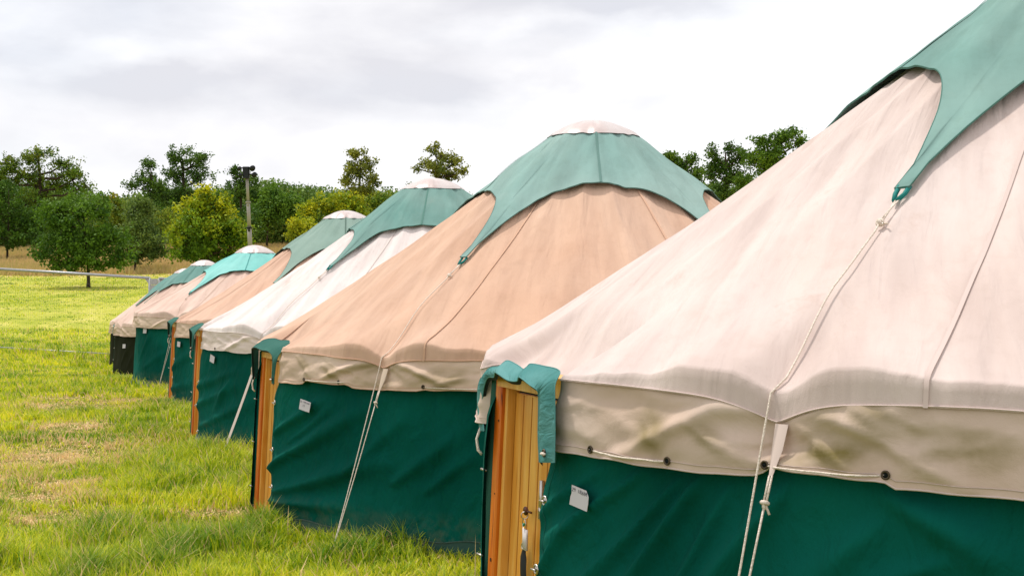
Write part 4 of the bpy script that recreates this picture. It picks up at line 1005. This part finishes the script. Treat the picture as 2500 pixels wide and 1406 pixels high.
def tree(name, px, py, d, blobs, nleaf, label, cat='tree', dark=(.035, .085, .012), light=(.115, .19, .025), tint=None, tint_amt=0., leaf=.2, trunk_r=.12, dens=1.0, group='trees beyond the field', subs=9, sig=.33, top=None, seed=1, yscale=1.0, limbs=True, ground=True):
    r_ = np.random.default_rng(seed*13+7)
    base = P(px, py, d)
    if ground: base.z = gzf(base.x, base.y)-.05
    rt = empty(name, base); tag(rt, label, cat, group)
    k = d/F; Cs = []; cc = []; mb = MB()
    bw = [b[2]*b[3] for b in blobs]; tot = sum(bw)
    topz = max((703-(b[1]-b[3]*.6))*k+CAMZ for b in blobs)-base.z
    bx = sum(b[0]*w for b, w in zip(blobs, bw))/tot
    tx = (bx-px)*k*.6
    def trunk_at(z): t = min(max(z/topz, 0), 1); return Vector((tx*t*t+.06*topz*.2*math.sin(t*5+seed), 0.05*topz*.2*math.sin(t*4+seed*2), z))
    if limbs:
        mb.tube([trunk_at(topz*t) for t in np.linspace(0, .92, 12)], [trunk_r*(1.15-t)*(1.25 if t == 0 else 1) for t in np.linspace(0, .92, 12)], 8)
    for bi, (x, y, rx, ry) in enumerate(blobs):
        c = Vector(((x-px)*k, 0, CAMZ+(703-y)*k-base.z)); rxm, rzm = rx*k, ry*k; rym = (rxm+rzm)*.5*yscale
        if bi > 0: c.y = float(r_.uniform(-1, 1))*rxm*.6
        ns = max(5, int(subs*1.7*(.6+.8*bw[bi]/max(bw))))
        if limbs:
            z0 = max(.15*topz, min(c.z-rzm*.9, .8*topz)); a0 = trunk_at(z0); md = a0.lerp(c, .5)+Vector((0, 0, -.1*(c-a0).length))
            rr = trunk_r*.42; mb.tube([a0, md, c], [rr, rr*.7, rr*.4], 5, False)
        for q in range(ns):
            v = r_.normal(size=3); v /= np.linalg.norm(v); rad = r_.random()**.38
            sc = Vector((c.x+v[0]*rxm*rad*.82, c.y+v[1]*rym*rad*.82, c.z+v[2]*rzm*rad*.80))
            if limbs: mb.tube([c, c.lerp(sc, .55)+Vector((0, 0, .04)), sc], [trunk_r*.16, trunk_r*.11, trunk_r*.05], 4, False)
            n = int(nleaf*bw[bi]/tot/ns*(.6+.8*r_.random())); n = max(n, 6)
            # leaves sit along little sprays around the sub-limb end
            sg = sig*min(rxm, rzm)
            nsp = max(3, n//15); sp = np.clip(r_.normal(size=(nsp, 3)), -1.9, 1.9)*1.15*np.array([sg, sg, sg*.75]); ii = r_.integers(0, nsp, n)
            pts = np.array(sc)[None]+sp[ii]*(r_.random((n, 1))**.5)+np.clip(r_.normal(size=(n, 3)), -1.8, 1.8)*leaf*.75
            Cs.append(pts)
            tone = np.clip(.52+.30*r_.normal()+.35*r_.normal(size=n)*.5+.12*v[2], 0, 1)[:, None]
            col = (np.array(dark)*(1-tone)+np.array(light)*tone)*np.array((1.65, 1.75, 1.15))
            if tint is not None:
                w = np.clip(tint_amt*1.5*(max(v[2]*.5+rad*.5+(c.z/topz-.55)*1.6, 0))*(r_.random()*1.5)-.15+.16*r_.normal(size=n), 0, 1)[:, None]
                col = col*(1-w)+np.array(tint)*w
            cc.append(col)
    if limbs: mb.build('trunk', M['bark'], rt)
    C = np.concatenate(Cs); K = np.concatenate(cc); C[:, 2] = np.maximum(C[:, 2], .1)
    leaf_mesh('crown', C, leaf, K, M['leaf'], rt)
    return rt

DK = (.022, .055, .008); MD = (.05, .11, .014); LT = (.12, .20, .02); YL = (.56, .55, .012)
# three young trees standing in the field
tree('field_tree', 213, 706, 70, [(205, 600, 85, 54), (150, 580, 70, 55), (260, 590, 60, 60), (190, 520, 70, 45), (240, 500, 35, 35), (110, 622, 40, 24), (160, 648, 45, 22), (290, 630, 35, 35), (225, 643, 62, 22), (130, 525, 45, 40)],
     16000, 'round dark green field tree with bare trunk seen through the left fence panel', dark=DK, light=(.085, .15, .018), leaf=.15, trunk_r=.085, seed=1, subs=12)
tree('field_tree', 329, 669, 85, [(345, 570, 50, 60), (330, 520, 42, 42), (375, 600, 40, 40), (310, 600, 35, 40), (347, 622, 46, 19), (345, 490, 25, 22)],
     9000, 'smaller grey green tree with a thin trunk, just right of the round dark one', dark=(.035, .065, .018), light=(.11, .15, .045), leaf=.16, trunk_r=.08, seed=2, subs=11)
tree('field_tree', 515, 668, 76, [(510, 570, 85, 65), (450, 575, 42, 55), (515, 500, 55, 38), (560, 560, 45, 55), (470, 610, 50, 36), (530, 620, 50, 30), (505, 470, 28, 20), (590, 590, 24, 34), (480, 520, 40, 35)],
     17000, 'bushy tree with yellow shoots on top, beside the lighting mast', dark=DK, light=(.13, .20, .015), tint=YL, tint_amt=.62, leaf=.17, trunk_r=.14, seed=3, subs=12)
# woodland edge
tree('tall_tree', 100, 592, 118, [(60, 430, 50, 40), (100, 385, 50, 34), (150, 400, 40, 30), (30, 410, 40, 40), (120, 450, 60, 40), (175, 440, 36, 30), (70, 500, 60, 50), (210, 455, 26, 26), (0, 450, 40, 50), (-20, 430, 30, 24), (185, 420, 26, 18)],
     12675, 'tall broad tree with a gappy crown at the far left of the woodland', dark=DK, light=(.10, .16, .014), leaf=.19, trunk_r=.30, seed=4, subs=12, tint=(.30, .28, .02), tint_amt=.2)
tree('tall_tree', 445, 592, 125, [(440, 385, 42, 28), (480, 395, 32, 24), (430, 430, 48, 28), (490, 430, 38, 30), (500, 385, 22, 16), (400, 480, 50, 35), (460, 480, 50, 36)],
     8287, 'tall dark tree with flat layered branches behind the yellow topped one', dark=DK, light=(.07, .12, .02), leaf=.19, trunk_r=.28, seed=5, subs=11)
tree('tall_tree', 375, 592, 122, [(360, 405, 24, 18), (350, 435, 34, 22), (375, 455, 34, 26), (325, 455, 24, 12), (380, 500, 36, 34)],
     4095, 'thin dark tree left of the tall layered one', dark=DK, light=(.075, .13, .02), leaf=.19, trunk_r=.2, seed=6, subs=10)
tree('tall_tree', 590, 590, 120, [(572, 425, 26, 20), (610, 440, 28, 24), (580, 465, 36, 28), (625, 480, 26, 28), (560, 500, 30, 30)],
     4485, 'dark open tree directly behind the lamp heads of the mast', dark=DK, light=(.075, .13, .02), leaf=.19, trunk_r=.2, seed=7, subs=11)
tree('tall_tree', 880, 575, 110, [(868, 378, 26, 14), (895, 400, 26, 18), (875, 420, 30, 20), (860, 410, 20, 14), (905, 440, 22, 18), (850, 440, 22, 14), (880, 470, 40, 26), (910, 490, 26, 22)],
     5070, 'slender tree with yellowish sparse leaves rising left of the cream tent cap', dark=(.05, .07, .015), light=(.20, .20, .035), leaf=.20, trunk_r=.17, seed=8, subs=9, sig=.30)
tree('tall_tree', 1075, 575, 110, [(1060, 365, 24, 14), (1085, 385, 30, 18), (1035, 400, 22, 14), (1110, 400, 26, 16), (1130, 418, 20, 14), (1065, 410, 40, 20), (1020, 412, 16, 8), (1090, 430, 40, 20), (1060, 480, 60, 40)],
     5460, 'open topped tree with olive leaves showing behind the cream tent cap', dark=(.05, .07, .015), light=(.18, .18, .035), leaf=.20, trunk_r=.19, seed=9, subs=9, sig=.30)
tree('tall_tree', 1660, 590, 105, [(1640, 385, 24, 18), (1665, 405, 36, 26), (1700, 430, 30, 26), (1690, 390, 16, 14), (1680, 470, 50, 40), (1740, 460, 30, 20)],
     6337, 'dark rounded tree right behind the peak of the peach tan tent', dark=DK, light=(.075, .13, .015), leaf=.20, trunk_r=.2, seed=10, subs=11)
tree('tall_tree', 1770, 590, 100, [(1740, 372, 22, 20), (1785, 362, 16, 20), (1760, 400, 40, 28), (1800, 385, 22, 30), (1740, 420, 22, 26), (1790, 430, 40, 30), (1770, 480, 50, 30)],
     6825, 'middle one of the three trees between the tent peaks, full of sky gaps', dark=DK, light=(.065, .11, .02), leaf=.18, trunk_r=.2, seed=11, subs=11, sig=.30)
tree('tall_tree', 1870, 590, 97, [(1925, 330, 30, 20), (1900, 350, 34, 24), (1860, 350, 30, 16), (1880, 385, 44, 30), (1840, 390, 30, 30), (1950, 350, 20, 20), (1900, 420, 60, 40), (1820, 440, 30, 20)],
     9262, 'largest of the three trees above the edge of the pink roof at the right', dark=DK, light=(.09, .15, .015), leaf=.18, trunk_r=.24, seed=12, subs=12)
# bushes that can be told apart
bush = dict(cat='bush', group='bushes along the woodland edge', trunk_r=.08)
tree('bush', 735, 585, 95, [(735, 560, 42, 28), (715, 575, 25, 18), (760, 570, 26, 20)], 3200, 'low yellow green bush at the foot of the woodland, above the fourth tent', dark=(.07, .12, .012), light=(.26, .28, .02), tint=YL, tint_amt=.4, leaf=.17, seed=14, subs=9, **bush)
tree('bush', 800, 585, 100, [(790, 500, 45, 28), (840, 500, 40, 30), (750, 520, 34, 26), (810, 550, 60, 36), (870, 520, 40, 40)], 7500, 'wide bush flecked with yellow in front of the slender tree', dark=(.04, .09, .01), light=(.14, .20, .015), tint=YL, tint_amt=.5, leaf=.20, seed=15, subs=11, **bush)
tree('bush', 930, 590, 104, [(930, 490, 40, 24), (980, 510, 50, 30), (1040, 520, 50, 30), (920, 530, 40, 40)], 5500, 'dark bush running behind the left slope of the cream tent', dark=DK, light=(.10, .16, .015), tint=YL, tint_amt=.2, leaf=.20, seed=16, subs=11, **bush)
tree('bush', 20, 605, 100, [(20, 530, 60, 50), (-20, 500, 50, 60), (60, 560, 60, 40), (90, 530, 40, 40), (0, 470, 40, 34), (20, 582, 70, 26), (100, 580, 50, 24), (-40, 560, 50, 50)], 9000, 'deep green bush filling the left edge of the woodland', dark=DK, light=(.05, .10, .010), leaf=.20, seed=17, subs=12, **bush)
tree('bush', 290, 600, 108, [(290, 520, 60, 36), (250, 540, 50, 40), (330, 545, 50, 36), (400, 540, 50, 40), (275, 495, 40, 20)], 8000, 'light olive bush between the round dark tree and the tall layered one', dark=(.04, .08, .012), light=(.14, .19, .025), tint=(.35, .30, .02), tint_amt=.3, leaf=.21, seed=18, subs=12, **bush)
tree('bush', 650, 588, 118, [(640, 520, 40, 44), (680, 510, 40, 40), (720, 500, 40, 34), (660, 470, 26, 16)], 8000, 'mid green bush right of the mast with a straight leafy front', dark=(.03, .075, .012), light=(.10, .17, .022), leaf=.22, seed=19, subs=12, **bush)
tree('bush', 460, 594, 112, [(420, 540, 50, 40), (480, 540, 60, 50), (550, 540, 50, 46), (600, 540, 40, 44)], 8000, 'dark bush behind the yellow topped tree', dark=DK, light=(.06, .11, .012), leaf=.21, seed=20, subs=12, **bush)

def woods():
    """the far wood: one mass of foliage behind the trees one can tell apart"""
    Cs, K = [], []; d0 = 128.
    prof_x = [-500, -200, 0, 60, 150, 240, 300, 380, 450, 560, 640, 700, 760, 820, 900, 1000, 1200, 1500, 1620, 1700, 1900, 2100, 2600, 3200]
    prof_y = [470, 450, 455, 470, 475, 500, 505, 490, 480, 475, 470, 465, 480, 488, 480, 500, 520, 500, 470, 470, 440, 440, 430, 430]
    for i in range(3000):
        px = rng.uniform(-500, 3200) if i > 1100 else rng.uniform(-50, 1150); tp = np.interp(px, prof_x, prof_y)+rng.normal()*7
        d = d0+rng.uniform(-4, 22); k = d/F; x = (px-1250)*k; g = float(gz(np.array([x]), np.array([d]))[0])
        zt = CAMZ+(703-tp)*k; f = rng.random()**(.55 if i%2 else 1.6); z = g+(zt-g)*f
        n = 150; sg = 1.15 if f < .85 else .6
        C = np.array([x, d, z])+np.clip(rng.normal(size=(n, 3)), -1.7, 1.7)*np.array([sg, sg, sg*.75]); C[:, 2] = np.maximum(C[:, 2], g+.1)
        tone = np.clip(.45+.25*rng.normal()+.15*rng.normal(size=n), 0, 1)[:, None]
        col = np.array((.06, .125, .018))*(1-tone)+np.array((.21, .33, .045))*tone
        if rng.random() < .12: col = col*.5+np.array((.20, .19, .02))*.5
        Cs.append(C); K.append(col)
    o = leaf_mesh('far_wood', np.concatenate(Cs), .27, np.concatenate(K), M['leaf'])
    tag(o, 'far green wood that closes off the meadow behind the single trees', 'wood', kind='stuff')
woods()

# ------------------------------------------------------------------ grass
DRY = [(-5.9, 18.5, .8, .8), (-4.25, 12.8, .75, 1.5), (-3.6, 10.2, .55, .5), (-5.2, 19.6, 1.3, .35), (-6.6, 20.4, .6, .6), (-3.0, 9.2, .4, .4), (-4.4, 11.0, .5, .6), (-4.9, 15.5, .5, .7), (-3.55, 10.9, .35, .3), (-1.9, 9.6, .35, .25)]
def dryness(x, y):
    w = 0*x
    for (a, b, sx, sy) in DRY: w = np.maximum(w, np.exp(-(((x-a)/sx)**2+((y-b)/sy)**2)))
    return np.clip(w*1.45+.38*fbm(x*1.9, y*1.9, 13)-.20, 0, 1)
def in_yurt(x, y, m=0.0):
    k = np.zeros(len(x), bool)
    for t in YS: k |= (np.hypot(x-t.cx, y-t.cy) < t.R+.06+m)
    return k
def near_wall(x, y):
    w = 0*x
    for t in YS: w = np.maximum(w, np.exp(-((np.hypot(x-t.cx, y-t.cy)-t.R-.1)/.28)**2))
    return w
def blades(x, y, h, w, seed, lay=None):
    r_ = np.random.default_rng(seed); n = len(x); z = gz(x, y)
    clump = fbm(x*1.1, y*1.1, 3); tuft = vn(x*3.2, y*3.2, 8); dr = dryness(x, y); nw = near_wall(x, y)
    nf = np.exp(-((y-37.6)/1.2)**2); h = h*(1+.9*nf)*(1+.45*clump+.75*np.clip(tuft, -.4, 1))*(.55+.7*r_.random(n))*(1-.62*dr)*(1+.25*nw)
    bent = r_.random(n) < .006; h = np.where(bent, h*1.5, h); h = np.maximum(h, .02)
    flat = np.where(r_.random(n) < dr*.8, 1.0, 0.0)
    az = r_.uniform(0, 2*pi, n)*1.0; wind = 2.6+1.6*vn(x*.9, y*.9, 15); az = np.where(r_.random(n) < .35, wind+.5*r_.normal(size=n), az)
    if lay is not None: az = np.where(np.isnan(lay) | (r_.random(n) < .2), az, lay+.5*r_.normal(size=n))
    bend = np.clip(.30+.55*r_.random(n)+.15*np.abs(tuft)+flat*1.1, 0, 1.35)
    dx, dy = np.cos(az), np.sin(az); L = h
    px_, py_ = -dy*w/2, dx*w/2; ta = r_.uniform(-.9, .9, n); px_, py_ = px_*np.cos(ta)-py_*np.sin(ta), px_*np.sin(ta)+py_*np.cos(ta)
    # face roughly across the view so thin blades still catch light
    V = np.empty((n, 5, 3))
    b0 = np.stack([x, y, z-.01], -1); pv = np.stack([px_, py_, 0*x], -1)
    a1 = bend*.45; a2 = bend
    m_ = b0+np.stack([dx*np.sin(a1)*L*.52, dy*np.sin(a1)*L*.52, np.cos(a1)*L*.52], -1)
    t_ = m_+np.stack([dx*np.sin(a2*1.35)*L*.5, dy*np.sin(a2*1.35)*L*.5, np.cos(a2*1.35)*L*.5+flat*0], -1)
    V[:, 0] = b0-pv; V[:, 1] = b0+pv; V[:, 2] = m_+pv*.8; V[:, 3] = m_-pv*.8; V[:, 4] = t_
    i = np.arange(n)[:, None]*5
    T = np.concatenate([i+np.array([0, 1, 2]), i+np.array([0, 2, 3]), i+np.array([3, 2, 4])])
    # own colour of every blade
    u = np.clip(.45+.55*fbm(x*.9+5, y*.9, 27)+.26*r_.normal(size=n)+.12*clump, 0, 1)[:, None]
    g1 = np.array((.10, .27, .002)); g2 = np.array((.54, .62, .008)); g3 = np.array((.95, .86, .03))
    col = np.where(u < .5, g1+(g2-g1)*u*2, g2+(g3-g2)*(u-.5)*2)
    dg = np.clip(tuft*1.4-.55, 0, .8)[:, None]*(1-dr[:, None]); col = col*(1-dg)+np.array((.04, .19, .003))*dg      # tufts mixed towards a darker green
    sw = (r_.random(n) < (.07+.85*dr))[:, None]; st = np.array((.82, .57, .27))*(.75+.4*r_.random(n))[:, None]; sw |= bent[:, None]; col = np.where(sw, st, col)
    C = np.repeat(col[:, None], 5, 1); C[:, 4] = C[:, 4]*.8+np.array((.80, .74, .14))*.2
    return V.reshape(-1, 3), T, C.reshape(-1, 3)
def grass_band(name, y0, y1_, dens, h, w, xl, xr, seed, label, keep=None, tuft=0):
    r_ = np.random.default_rng(seed); area = (xr(y1_)-xl(y1_)+xr(y0)-xl(y0))*.5*(y1_-y0); n = int(abs(area)*dens)
    y = r_.uniform(y0, y1_, n); lo, hi = xl(y), xr(y); x = lo+(hi-lo)*r_.random(n)
    # gather into tufts
    ang = np.full(n, np.nan)
    if tuft:
        m_ = max(1, n//38); cy = r_.uniform(y0, y1_, m_); cl, ch = xl(cy), xr(cy); cx_ = cl+(ch-cl)*r_.random(m_); k_ = r_.integers(0, m_, n); use = r_.random(n) < .72
        th = r_.uniform(0, 2*pi, n); rd = np.abs(r_.normal(size=n))*tuft*(.6+.8*r_.random(m_))[k_]
        x = np.where(use, cx_[k_]+np.cos(th)*rd, x); y = np.where(use, cy[k_]+np.sin(th)*rd, y); ang = np.where(use, th, np.nan)
    k = ~in_yurt(x, y)
    if keep is not None: k &= keep(x, y, r_.random(n))
    x, y, ang = x[k], y[k], ang[k]
    V, T, C = blades(x, y, h, w*(.6+.8*r_.random(len(x))), seed, ang)
    return V, T, C
parts = []
xl = lambda y: -.40*y-1.0; xr = lambda y: np.minimum(0*y+2.0, 2.0)+0*y
row = lambda y: np.interp(y, [0, 5.5, 10.3, 15.1, 20.3, 25.3, 31, 36, 45], [1.5, .6, .2, -1.6, -3.2, -5.2, -7.4, -9, -8])+.3
parts.append(grass_band('a', 4.6, 8.5, 5000, .135, .0068, xl, lambda y: row(y), 101, '', tuft=.055))
parts.append(grass_band('b', 8.5, 13, 3400, .125, .008, xl, lambda y: row(y), 102, '', tuft=.065))
parts.append(grass_band('c', 13, 20, 1500, .115, .011, xl, lambda y: row(y), 103, '', tuft=.09))
parts.append(grass_band('d', 20, 30, 560, .105, .017, xl, lambda y: row(y), 104, '', tuft=.14))
parts.append(grass_band('e', 30, 46, 260, .10, .024, xl, lambda y: row(y)+1.5, 105, ''))
parts.append(grass_band('f', 46, 84, 40, .06, .04, xl, lambda y: -.14*y+0, 106, ''))
off = 0; Vs, Ts, Cs_ = [], [], []
for V, T, C in parts: Vs.append(V); Ts.append(T+off); Cs_.append(C); off += len(V)
me = npmesh('grass', np.concatenate(Vs), np.concatenate(Ts), np.concatenate(Cs_))
o = link('grass', me, M['grass'], None, False); tag(o, 'long yellow green grass with flattened straw patches in front of the tents', 'grass', kind='stuff')

def meadow():
    r_ = np.random.default_rng(9); n = 70000; y = r_.uniform(79, 135, n); x = -.42*y+(r_.random(n))*(.42+.06)*y+0
    k = (fbm(x*.12, y*.12, 4)*4+y) > 82; x, y = x[k], y[k]; n = len(x); z = gz(x, y)
    h = (.35+.45*r_.random(n)); w = .10; az = r_.uniform(0, 2*pi, n); V = np.empty((n, 3, 3))
    px_ = np.cos(az)*w; py_ = np.sin(az)*w*.3
    V[:, 0] = np.stack([x-px_, y-py_, z], -1); V[:, 1] = np.stack([x+px_, y+py_, z], -1); V[:, 2] = np.stack([x+.15*r_.normal(size=n), y, z+h*.7], -1)
    T = np.arange(n*3).reshape(n, 3)
    u = np.clip(.5+.5*fbm(x*.15, y*.35, 33)+.2*r_.normal(size=n), 0, 1)[:, None]
    col = np.array((.42, .37, .10))*(1-u)+np.array((.60, .42, .20))*u
    me = npmesh('tall_meadow_grass', V.reshape(-1, 3), T, np.repeat(col, 3, 0))
    o = link('tall_meadow_grass', me, M['grass'], None, False); tag(o, 'tall dry straw coloured meadow grass below the woodland', 'grass', kind='stuff')
meadow()
print('polys', sum(len(o.data.polygons) for o in bpy.data.objects if o.type == 'MESH'))
